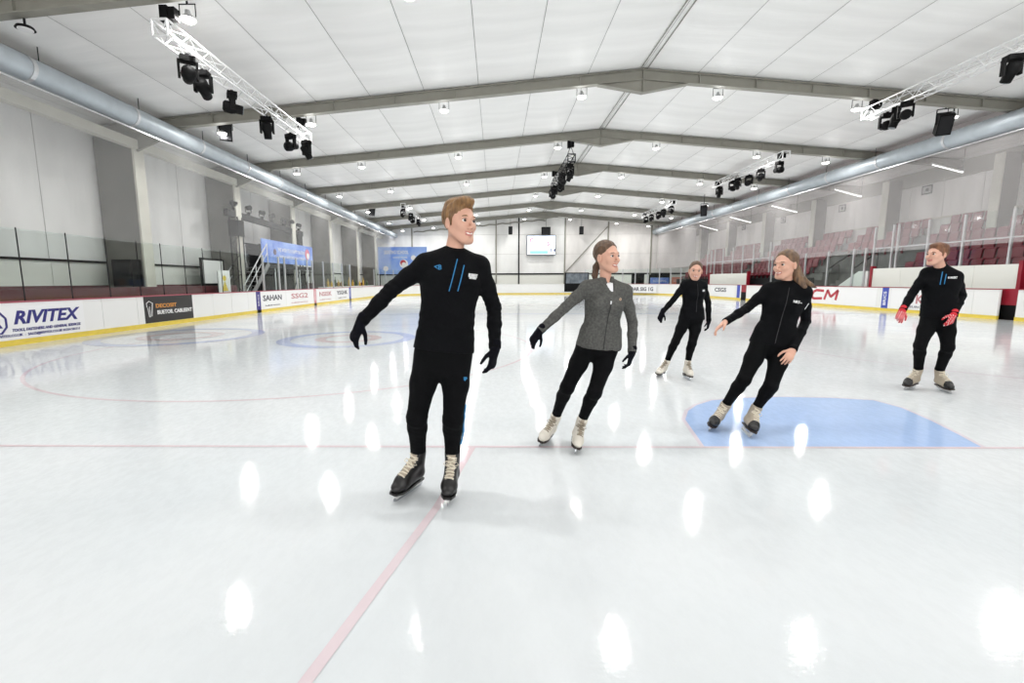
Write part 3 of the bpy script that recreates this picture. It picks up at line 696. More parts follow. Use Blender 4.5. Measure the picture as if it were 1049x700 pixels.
text_obj('lettering', 'AND A SAFE SESSION TODAY', .22, M_whiteink, t, frame((.035, .3, .38), (0,1,0), (0,0,1)), width=3.4)
B().cyl((.03, 2.45, .7), (.045, 2.45, .7), .34, 16).obj('red_figure', mat('banner_red', (212, 110, 130), .5), t); B().cyl((.045, 2.5, .6), (.055, 2.5, .6), .2, 14).obj('white_figure', M_whiteink, t)
B().cyl((.03, -1.9, .6), (.045, -1.9, .6), .16, 12).obj('dark_figure', mat('banner_dark', (90, 70, 90), .5), t)
t = empty('stage_stairs', (-12.3, 23.7, 0), 'steep grey steps with handrails up to dark stage', 'stairs')
for k in range(9): B().box((-.6, -2.4+k*.27, .2+k*.235), (.5, -2.1+k*.27, .235+k*.235)).obj('tread', M_wood, t)
for x in (-.62, .52):
    B().bar((x, -2.45, .1), (x, .1, 2.3), .05, .22).obj('stringer', M_wood, t)
    B().cyl((x, -2.45, 1.15), (x, .0, 3.3), .028, 8).obj('handrail', M_alu, t)
    B().cyl((x, -2.45, .7), (x, .0, 2.85), .02, 8).obj('handrail', M_alu, t)
    for f_ in (0, .5, 1): B().cyl((x, -2.45+f_*2.45, .1+f_*2.15), (x, -2.45+f_*2.45, 1.15+f_*2.15), .022, 6).obj('baluster', M_alu, t)
t = empty('light_gantry', (-12.6, 25, 0), 'dark goalpost gantry carrying small lights above stage', 'gantry')
p0 = atX(231, 217, -12.6); p1 = atX(309, 240, -12.6)
B().bar((0, p0.y-25, p0.z), (0, p1.y-25, p1.z), .2, .3).obj('cross_bar', M_dark, t)
for x in (244, 305):
    y = atX(x, 260, -12.6).y-25; zt = p0.z-.15
    b = B()
    for dx, dy in ((-.2,-.2),(.2,-.2),(.2,.2),(-.2,.2)): b.cyl((dx, y+dy, 0), (dx, y+dy, zt), .03, 6)
    for k in range(10): b.bar((-.2, y+(-.2 if k % 2 else .2), k*zt/10), (-.2, y+(.2 if k % 2 else -.2), (k+1)*zt/10), .02, .02); b.bar(((-.2 if k % 2 else .2), y-.2, k*zt/10), ((.2 if k % 2 else -.2), y-.2, (k+1)*zt/10), .02, .02)
    b.obj('tower', M_dark, t)
    B().box((-.25, y-.25, zt-.9), (.25, y+.25, zt-.15)).obj('winch_box', M_black, t)
for k, f_ in enumerate((.08, .24, .4, .53, .7, .82, .95)):
    y = p0.y+(p1.y-p0.y)*f_; z = p0.z+(p1.z-p0.z)*f_+.16
    g = empty('stage_spotlight', (-12.6, y, z), 'black spotlight standing on stage gantry, %s' % ORD[k], 'stage light', 'spotlights on the stage gantry', rz=random.uniform(-.6, .6)-1.57)
    b = B(); b.box((-.06, -.06, 0), (.06, .06, .12)); b.bar((-.15, 0, .14), (.15, 0, .14), .03, .03); b.bar((-.15,0,.14), (-.15,0,.36), .03, .03); b.bar((.15,0,.14), (.15,0,.36), .03, .03); b.obj('yoke', M_black, g)
    b = B(); b.tube([(0,-.14,0),(0,-.1,0),(0,.1,0),(0,.17,0)], [.07,.11,.12,.13], 12); o = b.obj('lamp_head', M_black, g, loc=(0,0,.36), rot=(random.uniform(-.6,.4),0,0))
# sign board, white notice by stairs
p = atX(225, 263.5, -11.6)
t = empty('notice_board', (-11.6, atX(228, 262, -11.6).y, .9), 'white notice board with yellow figure beside foot of stage stairs', 'sign')
B().box((-.03, -.42, -.1), (0, .42, .95)).obj('board', M_white, t)
for y in (-.38, .34): B().box((-.07, y, -.9), (-.03, y+.04, .9)).obj('leg', M_dark, t)
b = B(); b.prism([(-.22, .08), (.22, .08), (0, .5)], 0, .012, 'yz'); b.obj('yellow_triangle', M_yellow, t); B().cyl((0, .0, .62), (.012, .0, .62), .12, 10).obj('yellow_disc', M_yellow, t)
t = empty('white_hatch', (-13.2, atX(218, 262, -13.2).y, 1.3), 'white framed hatch panel in dark frame left of stage stairs', 'panel')
B().box((-.02, -1.0, -.1), (0.02, .8, 1.15)).obj('frame', M_black, t); B().box((.02, -.85, 0), (.035, .65, 1.05)).obj('panel', M_white, t)

# far left blue screen
p = atY(388, 281, 48); q = atY(437, 253, 48)
t = empty('blue_billboard', ((p.x+q.x)/2, 48, p.z), 'large blue billboard standing at far left corner behind tall man', 'billboard'); w_ = (q.x-p.x)/2; h_ = q.z-p.z
B().box((-w_, 0, 0), (w_, .12, h_)).obj('sheet', mat('billboard_blue', (112, 150, 232), .5, var=.5, vscale=.8, c2=(160, 190, 240)), t)
text_obj('lettering', 'SKATING SCHOOL', .5, M_whiteink, t, frame((-w_*.25, -.012, h_*.8), (1,0,0), (0,0,1)), width=w_*1.0, bold=.01)
text_obj('lettering', 'every week', .3, M_whiteink, t, frame((-w_*.1, -.012, h_*.62), (1,0,0), (0,0,1)), width=w_*.6)
for cx, cz_, r_, mt in ((.05, .38, .5, M_whiteink), (.02, .42, .33, M_redink), (.05, .36, .24, M_whiteink), (.45, .6, .3, M_whiteink), (-.7, .2, .3, M_whiteink)):
    B().cyl((cx*w_, -.012-.004*(1-r_)*3, cz_*h_), (cx*w_, 0, cz_*h_), r_*.9, 16).obj('printed_disc', mt, t)
for x in (-w_+.1, w_-.1): B().box((x-.05, .05, -p.z), (x+.05, .15, 0)).obj('leg', M_dark, t)
# trophies / bottles row on far left boards
M_gold = mat('gold_bottle', (196, 160, 70), .35); M_green = mat('green_bottle', (60, 80, 50), .4)
for k in range(12):
    x = 336+k*3.6; p = atX(x, 288, -11.6)
    b = B(); h_ = (.55, .42, .7, .5)[k % 4]; r_ = .09; b.tube([(0,0,0),(0,0,h_*.6),(0,0,h_*.75),(0,0,h_)], [r_, r_, r_*.35, r_*.3], 8)
    cnt_b = cnt_b+1 if k else 1; o = b.obj('ornament_bottle', (M_gold, M_gold, M_green)[k % 3], None, True, loc=(-11.6, p.y, 1.0)); props(o, '%s bottle-shaped ornament, %s from left on white counter behind left boards' % ('green' if k % 3 == 2 else 'gold', str(k+1)+('th' if k > 2 else ('st', 'nd', 'rd')[k])), 'bottle', 'green ornaments behind far left boards' if k % 3 == 2 else 'gold ornaments behind far left boards')
ya, yb = atX(330, 288, -11.6).y, atX(381, 288, -11.6).y
props(B().box((-.3, 0, 0), (.3, yb-ya, 1.0)).obj('counter', M_white, None, loc=(-11.6, ya, 0)), 'long white counter carrying small ornaments behind left boards', 'counter')

# ------------------------------------------------------------------ right: benches, glass, stand
XB = 18.2
def bench(y0, y1, z1, zt, name, lb, posts):
    t = empty('bench_wall', (XB, y0, 0), lb, 'wall')
    n = max(1, round((y1-y0)/1.5))
    for k in range(n): B().box((0, (y1-y0)*k/n+.005, .5), (.12, (y1-y0)*(k+1)/n-.005, z1)).obj('white_panel', M_band, t)
    for y in (0, y1-y0): B().box((-.05, y-.06, 0), (.14, y+.06, z1+.12)).obj('red_post', M_redcap, t)
    B().box((-.02, 0, .1), (.0, y1-y0, .5)).obj('kick_panel', M_maroon, t)
    ys = [atX(x, 260, XB+.06).y for x in posts]
    glass_run('glass_screen', [(XB+.06, y) for y in ys], z1, zt, M_alu, 'clear glass with silver posts above '+name, postr=.035, rail=2.85)
bench(atX(1046, 280, XB).y, atX(893, 280, XB).y, 1.9, 3.85, 'near right bench wall', 'white bench wall with red end posts behind man in red gloves', [1090, 1034, 985, 949, 918.5, 913.5, 895])
bench(atX(766, 282, XB).y, atX(727, 282, XB).y, 1.88, 3.85, 'far right bench wall', 'white bench wall with red end posts behind woman with long hair', [789, 772, 761, 751, 741, 732.5, 729, 725])
t = empty('white_ramp_wall', (XB+.1, 0, 0), 'white sloping ramp side wall between the two bench walls', 'wall')
ya, yb = atX(856, 290, XB).y, atX(886, 290, XB).y
b = B(); b.prism([(ya, 1.02), (yb, 1.02), (yb, 1.8), (yb+.6, 1.8)], 0, .08, 'yz'); b.obj('side_panel', M_white, t)
glass_run('glass_screen', [(XB+.06, atX(x, 260, XB).y) for x in (886, 874, 848, 825, 806, 791)], 1.0, 2.9, M_alu, 'lower clear glass with silver posts between the two benches', postr=.04)
ys = atX(826, 290, 19).y
t = empty('stand_stairs', (18.6, atX(855, 290, 18.8).y, 0), 'dark concrete steps with black handrail between seat blocks', 'stairs', kind='structure')
for k in range(7): B().box((.3+k*.3, -1.0, 0), (.6+k*.3, .9, .9+k*.22)).obj('step', M_conc, t)
for y in (-1.0, .9): B().cyl((.3, y, 1.9), (2.4, y, 3.4), .03, 8).obj('handrail', M_black, t)
for k in range(4): B().cyl((.3+k*.65, -1.0, .9+k*.45), (.3+k*.65, -1.0, 1.9+k*.47), .02, 6).obj('baluster', M_black, t)

NR, X0S, PR, Z0S, RS = 6, 19.0, .47, 1.35, .44
tiers = empty('seating_tiers', (0, 0, 0), 'grey stepped tiers carrying the maroon seats', 'stand', kind='structure')
for r_ in range(NR):
    z = Z0S+r_*RS
    for (ya, yb) in ((9, 22.3), (22.3, 27.5), (27.5, 48)):
        if (ya == 22.3 and r_ < 3): continue
        B().box((X0S-.12+r_*PR, ya, 0), (X0S-.12+(r_+1)*PR if r_ < NR-1 else WR-.03, yb, z)).obj('tier_step', M_conc, tiers)
B().box((X0S-.2, 9, 0), (X0S-.12, 22.3, Z0S+.15)).obj('front_wall', M_dark, tiers); B().box((X0S-.2, 27.5, 0), (X0S-.12, 48, Z0S+.15)).obj('front_wall', M_dark, tiers)
sb = B()
sb.prism([(.05, .36), (-.30, .34), (-.32, .39), (-.28, .41), (.03, .42)], -.2, .4)
bk = []
sb.prism([(.05, .40), (.10, .40), (.17, .80), (.14, .84), (.10, .80)], -.2, .4)
sb.box((-.02, -.03, 0), (.05, .03, .37))
# seats face -X (toward the ice)
ME_seat = sb.mesh('stadium_seat', M_seat)
spots = []
for r_ in range(NR):
    for k in range(64):
        y = 15.3+k*.5
        if 22.2 < y < 27.6 and r_ < 3: continue
        if 22.4 < y < 23.4 or 27.6 < y < 28.4 or 35.6 < y < 36.4: continue
        if r_ >= 4 and any(c*1.0217-.3 < y < c*1.0217+.6 for c in cy): continue
        spots.append((r_, y))
spots.sort(key=lambda s_: (s_[1]))
RN = ['front row', 'second row', 'third row', 'fourth row', 'fifth row', 'back row']
cnt_ = {}
def ordn(n): return str(n)+('th' if 10 < n % 100 < 14 else {1: 'st', 2: 'nd', 3: 'rd'}.get(n % 10, 'th'))
for i, (r_, y) in enumerate(spots[:300]):
    blk = 'near right block' if y < 22.3 else 'block above steps' if y < 28 else 'far right block'
    o = link('stadium_seat', ME_seat, None, (X0S+r_*PR+.2, y, Z0S+r_*RS)); cnt_[(r_, blk)] = cnt_.get((r_, blk), 0)+1; props(o, 'maroon plastic seat %s from camera in %s of %s' % (ordn(cnt_[(r_, blk)]), RN[r_], blk), 'seat', 'maroon seats, %s, %s' % (RN[r_], blk))
b = B()
for r_, y in spots[300:]:
    b.add([(v[0]+X0S+r_*PR+.2, v[1]+y, v[2]+Z0S+r_*RS) for v in sb.v], sb.f)
if spots[300:]:
    o = b.obj('stadium_seats', M_seat); props(o, 'mass of distant maroon seats at far end of right stand', 'seats', kind='stuff')
# ================================================================== people
V = lambda *a: np.array(a, dtype=np.float64)
def nrm(v): v = np.asarray(v, float); return v/np.linalg.norm(v)
class Field:
    """signed-distance grid; smooth unions of tapered limbs, meshed as one continuous surface"""
    def __init__(s, lo, hi, h):
        s.h = h; s.lo = np.array(lo, float); s.n = np.ceil((np.array(hi)-s.lo)/h).astype(int)+1
        s.a = np.full(s.n, .5, dtype=np.float32)
    def _win(s, lo, hi, pad):
        i0 = np.maximum(0, np.floor((lo-pad-s.lo)/s.h).astype(int)); i1 = np.minimum(s.n, np.ceil((hi+pad-s.lo)/s.h).astype(int)+1)
        if (i1 <= i0).any(): return None, None
        ax = [s.lo[k]+s.h*np.arange(i0[k], i1[k]) for k in range(3)]
        P = np.stack(np.meshgrid(*ax, indexing='ij'), -1).astype(np.float32)
        return tuple(slice(i0[k], i1[k]) for k in range(3)), P
    def _apply(s, sl, d, k, sub):
        a = s.a[sl]
        if sub:
            d = -d
            if k > 0: h_ = np.clip(.5-.5*(a-d)/k, 0, 1); s.a[sl] = a*(1-h_)+d*h_+k*h_*(1-h_)
            else: s.a[sl] = np.maximum(a, d)
        else:
            if k > 0: h_ = np.clip(.5+.5*(a-d)/k, 0, 1); s.a[sl] = a*(1-h_)+d*h_-k*h_*(1-h_)
            else: s.a[sl] = np.minimum(a, d)
    def cap(s, a, b, ra, rb, k=.02, side=None, flat=1.0, sub=False):
        a = np.asarray(a, float); b = np.asarray(b, float); R_ = max(ra, rb)
        lo = np.minimum(a, b)-R_; hi = np.maximum(a, b)+R_; sl, P = s._win(lo, hi, k+2.5*s.h)
        if sl is None: return s
        ba = b-a; q = P-a.astype(np.float32); L2 = max(1e-9, ba@ba)
        if side is not None and flat != 1:
            n = nrm(np.cross(ba if L2 > 1e-8 else V(0,0,1), side)); q = q+np.outer(q.reshape(-1,3)@n.astype(np.float32)*(1/flat-1), n).reshape(q.shape)
        t = np.clip(q@(ba/L2), 0, 1)
        d = np.linalg.norm(q-t[..., None]*ba, axis=-1)-(ra+(rb-ra)*t)
        if flat != 1: d = d*(.5+.5*flat)
        s._apply(sl, d.astype(np.float32), k, sub); return s
    def ell(s, c, r, R3=None, k=.02, sub=False):
        c = np.asarray(c, float); r = np.asarray(r, float); m_ = r.max()
        sl, P = s._win(c-m_, c+m_, k+2.5*s.h)
        if sl is None: return s
        q = P-c; 
        if R3 is not None: q = q@R3        # columns = local axes
        q1 = q/r; l = np.linalg.norm(q1, axis=-1); g = np.linalg.norm(q1/r, axis=-1)
        d = np.where(l < 1e-4, -r.min(), l*(l-1)/np.maximum(g, 1e-6))
        s._apply(sl, d.astype(np.float32), k, sub); return s
    def cut(s, p, n):
        """remove everything on the n side of plane (p, n)"""
        n = nrm(n); ax = [s.lo[k]+s.h*np.arange(s.n[k]) for k in range(3)]
        d = (ax[0]-p[0])[:, None, None]*n[0]+(ax[1]-p[1])[None, :, None]*n[1]+(ax[2]-p[2])[None, None, :]*n[2]
        s.a = np.maximum(s.a, d.astype(np.float32)); return s
    def cutf(s, fn):
        sl, P = s._win(s.lo, s.lo+s.h*s.n, 0); s.a[sl] = np.maximum(s.a[sl], fn(P).astype(np.float32)); return s
    def warp(s, fn):
        sl, P = s._win(s.lo, s.lo+s.h*s.n, 0); near = np.abs(s.a) < .05
        s.a[near] += fn(P[near]).astype(np.float32); return s
    def val(s, p):
        i = np.clip(np.round((np.asarray(p)-s.lo)/s.h).astype(int), 0, s.n-1); return s.a[tuple(i)]
    def hit(s, p, d, mx=.5):
        p = np.asarray(p, float); d = nrm(d); t = 0
        while t < mx:
            if s.val(p+d*t) < 0: return p+d*(t-s.h*.3)
            t += s.h*.4
        return None
    def nets(s):
        a = s.a; h = s.h; ins = a < 0; X, Y, Z = a.shape
        c = np.zeros((X-1, Y-1, Z-1), np.uint8)
        for i in (0,1):
            for j in (0,1):
                for k in (0,1): c += ins[i:X-1+i, j:Y-1+j, k:Z-1+k]
        act = (c > 0) & (c < 8); idx = np.argwhere(act); N = len(idx)
        vid = -np.ones(act.shape, np.int64); vid[act] = np.arange(N)
        acc = np.zeros((N, 3)); cnt = np.zeros(N)
        cor = [(i,j,k) for i in (0,1) for j in (0,1) for k in (0,1)]
        vals = {q: a[idx[:,0]+q[0], idx[:,1]+q[1], idx[:,2]+q[2]] for q in cor}
        for q in cor:
            for ax in range(3):
                if q[ax] == 0:
                    q2 = list(q); q2[ax] = 1; q2 = tuple(q2); v0 = vals[q]; v1 = vals[q2]; m_ = (v0 < 0) != (v1 < 0)
                    t = v0[m_]/(v0[m_]-v1[m_]); p = np.tile(np.array(q, float), (m_.sum(), 1)); p[:, ax] = t; acc[m_] += p; cnt[m_] += 1
        vs = (idx+acc/cnt[:, None])*h+s.lo
        fs = []
        for ax in range(3):
            b1, b2 = (ax+1) % 3, (ax+2) % 3
            s0 = [slice(None)]*3; s1 = [slice(None)]*3; s0[ax] = slice(0, -1); s1[ax] = slice(1, None)
            for bb in (b1, b2): s0[bb] = slice(1, -1); s1[bb] = slice(1, -1)
            A_ = ins[tuple(s0)]; B_ = ins[tuple(s1)]; e = np.argwhere(A_ != B_)
            if not len(e): continue
            flip = A_[tuple(e.T)]
            e = e.copy(); e[:, b1] += 1; e[:, b2] += 1
            def cell(o1, o2): q = e.copy(); q[:, b1] += o1; q[:, b2] += o2; return vid[q[:,0], q[:,1], q[:,2]]
            Q = np.stack([cell(-1,-1), cell(0,-1), cell(0,0), cell(-1,0)], 1)
            Q[~flip] = Q[~flip][:, ::-1]; fs.append(Q)
        fs = np.concatenate(fs)
        # light smoothing
        for it in range(2):
            s_ = np.zeros_like(vs); n_ = np.zeros(len(vs))
            for u, w_ in ((0,1),(1,2),(2,3),(3,0)):
                for g, h_ in ((u,w_),(w_,u)):
                    for ax in range(3): s_[:, ax] += np.bincount(fs[:, g], vs[fs[:, h_], ax], len(vs))
                    n_ += np.bincount(fs[:, g], minlength=len(vs))
            vs = vs*.5+.5*s_/np.maximum(n_, 1)[:, None]
        return vs, fs
    def obj(s, name, mats, parent, origin, paint=None):
        vs, fs = s.nets(); me = bpy.data.meshes.new(name); vv = vs-np.asarray(origin)
        me.vertices.add(len(vs)); me.vertices.foreach_set('co', vv.astype(np.float32).ravel())
        me.loops.add(len(fs)*4); me.loops.foreach_set('vertex_index', fs.ravel().astype(np.int32))
        me.polygons.add(len(fs)); me.polygons.foreach_set('loop_start', np.arange(len(fs), dtype=np.int32)*4)
        me.polygons.foreach_set('loop_total', np.full(len(fs), 4, np.int32))
        mats = mats if isinstance(mats, (list, tuple)) else [mats]
        for m_ in mats: me.materials.append(m_)
        if paint is not None: me.polygons.foreach_set('material_index', paint(vs[fs].mean(1)).astype(np.int32))
        me.polygons.foreach_set('use_smooth', np.ones(len(fs), bool)); me.update(); me.validate()
        return link(name, me, parent)

M_skin = mat('skin', (214, 166, 144), .5, bump=.08, bscale=90)
M_lip = mat('lips', (186, 116, 106), .45)
M_teeth = mat('teeth', (244, 240, 232), .3)
M_mouth = mat('mouth_inside', (90, 34, 34), .6)
M_eyew = mat('eye_white', (232, 228, 222), .25); M_iris = mat('iris', (50, 40, 36), .2)
def fabric(name, c, c2=None): return mat(name, c, .85, bump=.35, bscale=220, spec=.12, var=.25, vscale=60, c2=c2)
M_blk = fabric('black_jersey', (13, 14, 17)); M_blk2 = fabric('black_leggings', (11, 12, 14)); M_glv = fabric('black_glove_fabric', (13, 14, 22))
M_grey = fabric('grey_fleece', (98, 98, 95), (80, 80, 78)); M_shirt = mat('white_shirt', (236, 236, 238), .8)
M_zipb = mat('blue_zip_tape', (28, 122, 178), .5); M_zipd = mat('dark_zip', (36, 36, 38), .4, metal=.3)
M_redg = mat('red_glove', (200, 30, 42), .7); M_whg = mat('white_glove_stripe', (235, 230, 228), .7)
def hairmat(name, c, c2): return mat(name, c, .5, bump=.6, bscale=60, var=.4, vscale=40, stretch=(1, 1, .15), c2=c2)
M_h1 = hairmat('light_brown_hair', (150, 112, 68), (104, 74, 44)); M_h2 = hairmat('brown_hair', (104, 78, 56), (74, 54, 40))
M_h4 = hairmat('dark_blond_hair', (128, 98, 68), (78, 58, 44)); M_h5 = hairmat('auburn_hair', (128, 84, 54), (88, 56, 38))
M_bootk = mat('boot_black', (26, 25, 25), .35); M_boott = mat('boot_tan', (176, 164, 146), .6); M_bootw = mat('boot_cream', (222, 216, 204), .45)
M_lace = mat('lace_cream', (232, 224, 206), .7); M_laced = mat('lace_grey', (150, 140, 124), .7); M_blade = mat('skate_blade', (200, 204, 208), .18, metal=.9)
M_holder = mat('blade_holder', (214, 214, 214), .4); M_sole = mat('dark_sole', (48, 38, 34), .5)

def fr3(x, y, z): return np.stack([x, y, z], 1)      # columns

def hand(F, w, d, n, t, s=1.0, infl=1.0, curl=.35, spread=.12, point=False):
    """hand rooted at wrist w, pointing d, palm facing n, thumb on side t"""
    d = nrm(d); t = nrm(t-d*np.dot(t, d)); n = nrm(n-d*np.dot(n, d)-t*np.dot(n, t))
    r = .0088*s*infl
    F.cap(w-d*.02*s, w+d*.03*s, .027*s*infl, .028*s*infl, .012, side=t, flat=.75)
    F.cap(w+d*.03*s, w+d*.078*s, .031*s*infl, .037*s*infl, .015, side=t, flat=.42)
    for i, (off, L, rr) in enumerate(((.029, .070, 1.0), (.0105, .080, 1.03), (-.0085, .074, .98), (-.027, .058, .88))):
        p = w+d*(.086-.004*abs(i-1))*s+t*off*s; c0 = curl*(.6+.25*i)*(.35 if (point and i == 0) else 1)
        dirv = nrm(d+t*spread*(1-i*.67)); ang = 0; rr_ = r*rr; F.cap(p-dirv*.02*s, p, rr_*1.1, rr_*1.08, .006)
        for seg, f_ in enumerate((.45, .3, .25)):
            ang += c0*(1.0 if seg else .7); dv = dirv*math.cos(ang)+n*math.sin(ang); q = p+dv*L*f_*s
            F.cap(p, q, rr_*(1.05-.08*seg), rr_*(.97-.1*seg), .0025); p = q
    p = w+d*.02*s+t*.022*s+n*.004*s; dv = nrm(d*.62+t*.62+n*.35)
    q = p+dv*.045*s; F.cap(p, q, r*1.55, r*1.25, .012); dv = nrm(d*.85+t*.3+n*.4); q2 = q+dv*.032*s; F.cap(q, q2, r*1.2, r*1.05, .003)
    dv = nrm(d*.9+t*.05+n*.45); F.cap(q2, q2+dv*.024*s, r*1.05, r*.85, .003)

def head(F, c, fw, up, s, female, smile):
    fw = nrm(fw); sd = nrm(np.cross(fw, up)); up = nrm(np.cross(sd, fw)); A = fr3(sd, fw, up)
    P = lambda x, y, z: np.asarray(c)+A@np.array([x, y, z])*s
    e = lambda p, r, k=.015, sub=False: F.ell(P(*p), np.array(r)*s, A, k*s, sub)
    cp = lambda a, b, ra, rb, k=.01, sub=False: F.cap(P(*a), P(*b), ra*s, rb*s, k*s, sub=sub)
    jw = .9 if female else 1.0
    e((0, -.018, .036), (.074, .094, .086), .0); e((0, .022, -.02), (.062*jw, .066, .088), .03)
    e((0, .054, -.090), (.024*jw, .022, .021), .03)
    for x in (-1, 1):
        cp((x*.052*jw, .0, -.045), (x*.022, .062, -.094), .019, .018, .025)
        e((x*.038, .060, -.024), (.022, .02, .02), .022)
        cp((x*.012, .086, .026), (x*.044, .066, .026), .011, .009, .012)
        e((x*.031, .096, .006), (.0195, .02, .0135), .010, True)
        e((x*.031, .070, .006), (.0145, .0145, .0145), .004)
        cp((x*.018, .086, .0135), (x*.044, .075, .012), .0035, .003, .004)
        e((x*.077, -.008, -.006), (.010, .019, .031), .006); e((x*.085, -.004, -.004), (.006, .010, .018), .004, True)
        e((x*.0125, .098, -.033), (.009, .011, .008), .006)
    cp((0, .084, .016), (0, .112, -.024), .0070, .0098, .010); e((0, .112, -.030), (.0092, .010, .008), .006)
    zc = .006*smile
    for x in (-1, 1):
        cp((0, .0885, -.056), (x*.026, .076, -.055+zc*1.2), .0050, .0025, .008)
        cp((0, .087, -.0715-.003*smile), (x*.025, .0755, -.061+zc*1.2), .0058, .0025, .008)
    if smile > .3:
        for x in (-1, 1): cp((0, .0965, -.064-.001*smile), (x*.022, .084, -.0595+zc), .0048, .002, .002, True)
    return A, P
def paint_face(A, c, s, lip=1, skin=0):
    def fn(p):
        q = (p-np.asarray(c))@A/s; m_ = np.zeros(len(p), int)
        x, y, z = q[:,0], q[:,1], q[:,2]; zc = .006*(np.abs(x)/.024)**1.5
        m_[(np.abs(x) < .026) & (y > .070) & (z < -.0535+zc) & (z > -.0765+zc*1.3)] = 1
        return m_
    return fn

def face_bits(root, o0, c, A, s, hairm, smile, female):
    P = lambda x, y, z: np.asarray(c)+A@np.array([x, y, z])*s-o0
    for x in (-1, 1):
        b = B(); n1, n2 = 10, 8; cen = P(x*.031, .0738, .006); r = .0142*s; vs = []; fs = []
        for i in range(n2+1):
            th = math.pi*i/n2
            for k in range(n1): ph = 2*math.pi*k/n1; vs.append(cen+A@np.array([math.sin(th)*math.cos(ph)*r, math.cos(th)*r, math.sin(th)*math.sin(ph)*r*.72]))
        for i in range(n2):
            for k in range(n1): fs.append((i*n1+k, i*n1+(k+1) % n1, (i+1)*n1+(k+1) % n1, (i+1)*n1+k))
        b.add(vs, fs); b.mi = [1 if i < 2 else 0 for i in range(n2) for k in range(n1)]
        b.obj('eye', [M_eyew, M_iris], root, True)
        b = B(); b.tube([P(x*.014, .0905, .026), P(x*.026, .0885, .030), P(x*.038, .081, .029), P(x*.048, .070, .024)], [.0022*s, .003*s, .0026*s, .0014*s] if female else [.003*s, .004*s, .0034*s, .002*s], 6)
        b.obj('eyebrow', hairm, root, True)
        b = B(); b.tube([P(x*.018, .0855, .0125), P(x*.031, .0875, .0165), P(x*.045, .076, .0125)], .0013*s, 5); b.obj('eyelash_line', M_iris, root)
    if smile > .3:
        b = B(); b.tube([P(-.022, .0765, -.0555), P(-.011, .0855, -.0605), P(0, .0875, -.0625), P(.011, .0855, -.0605), P(.022, .0765, -.0555)], .0044*s, 6); b.obj('teeth', M_teeth, root, True)

def ribbon(F, pts, nrmdir, w, mtl, name, root, o0, back=.25):
    """thin strip lying on the cloth surface"""
    hp = []
    for p in pts:
        h_ = F.hit(np.asarray(p)-nrm(nrmdir)*back, nrmdir, .6)
        if h_ is not None: hp.append(h_-nrm(nrmdir)*.0035)
    if len(hp) < 2: return None
    hp = np.array(hp)
    if len(hp) > 6: hp[1:-1] = (hp[:-2]+hp[1:-1]*2+hp[2:])/4
    b = B()
    for p, q in zip(hp, hp[1:]):
        if np.linalg.norm(q-p) > 1e-4: b.bar(p-o0, q-o0+(q-p)*.15, w, .004, up=-nrm(nrmdir))
    return b.obj(name, mtl, root)

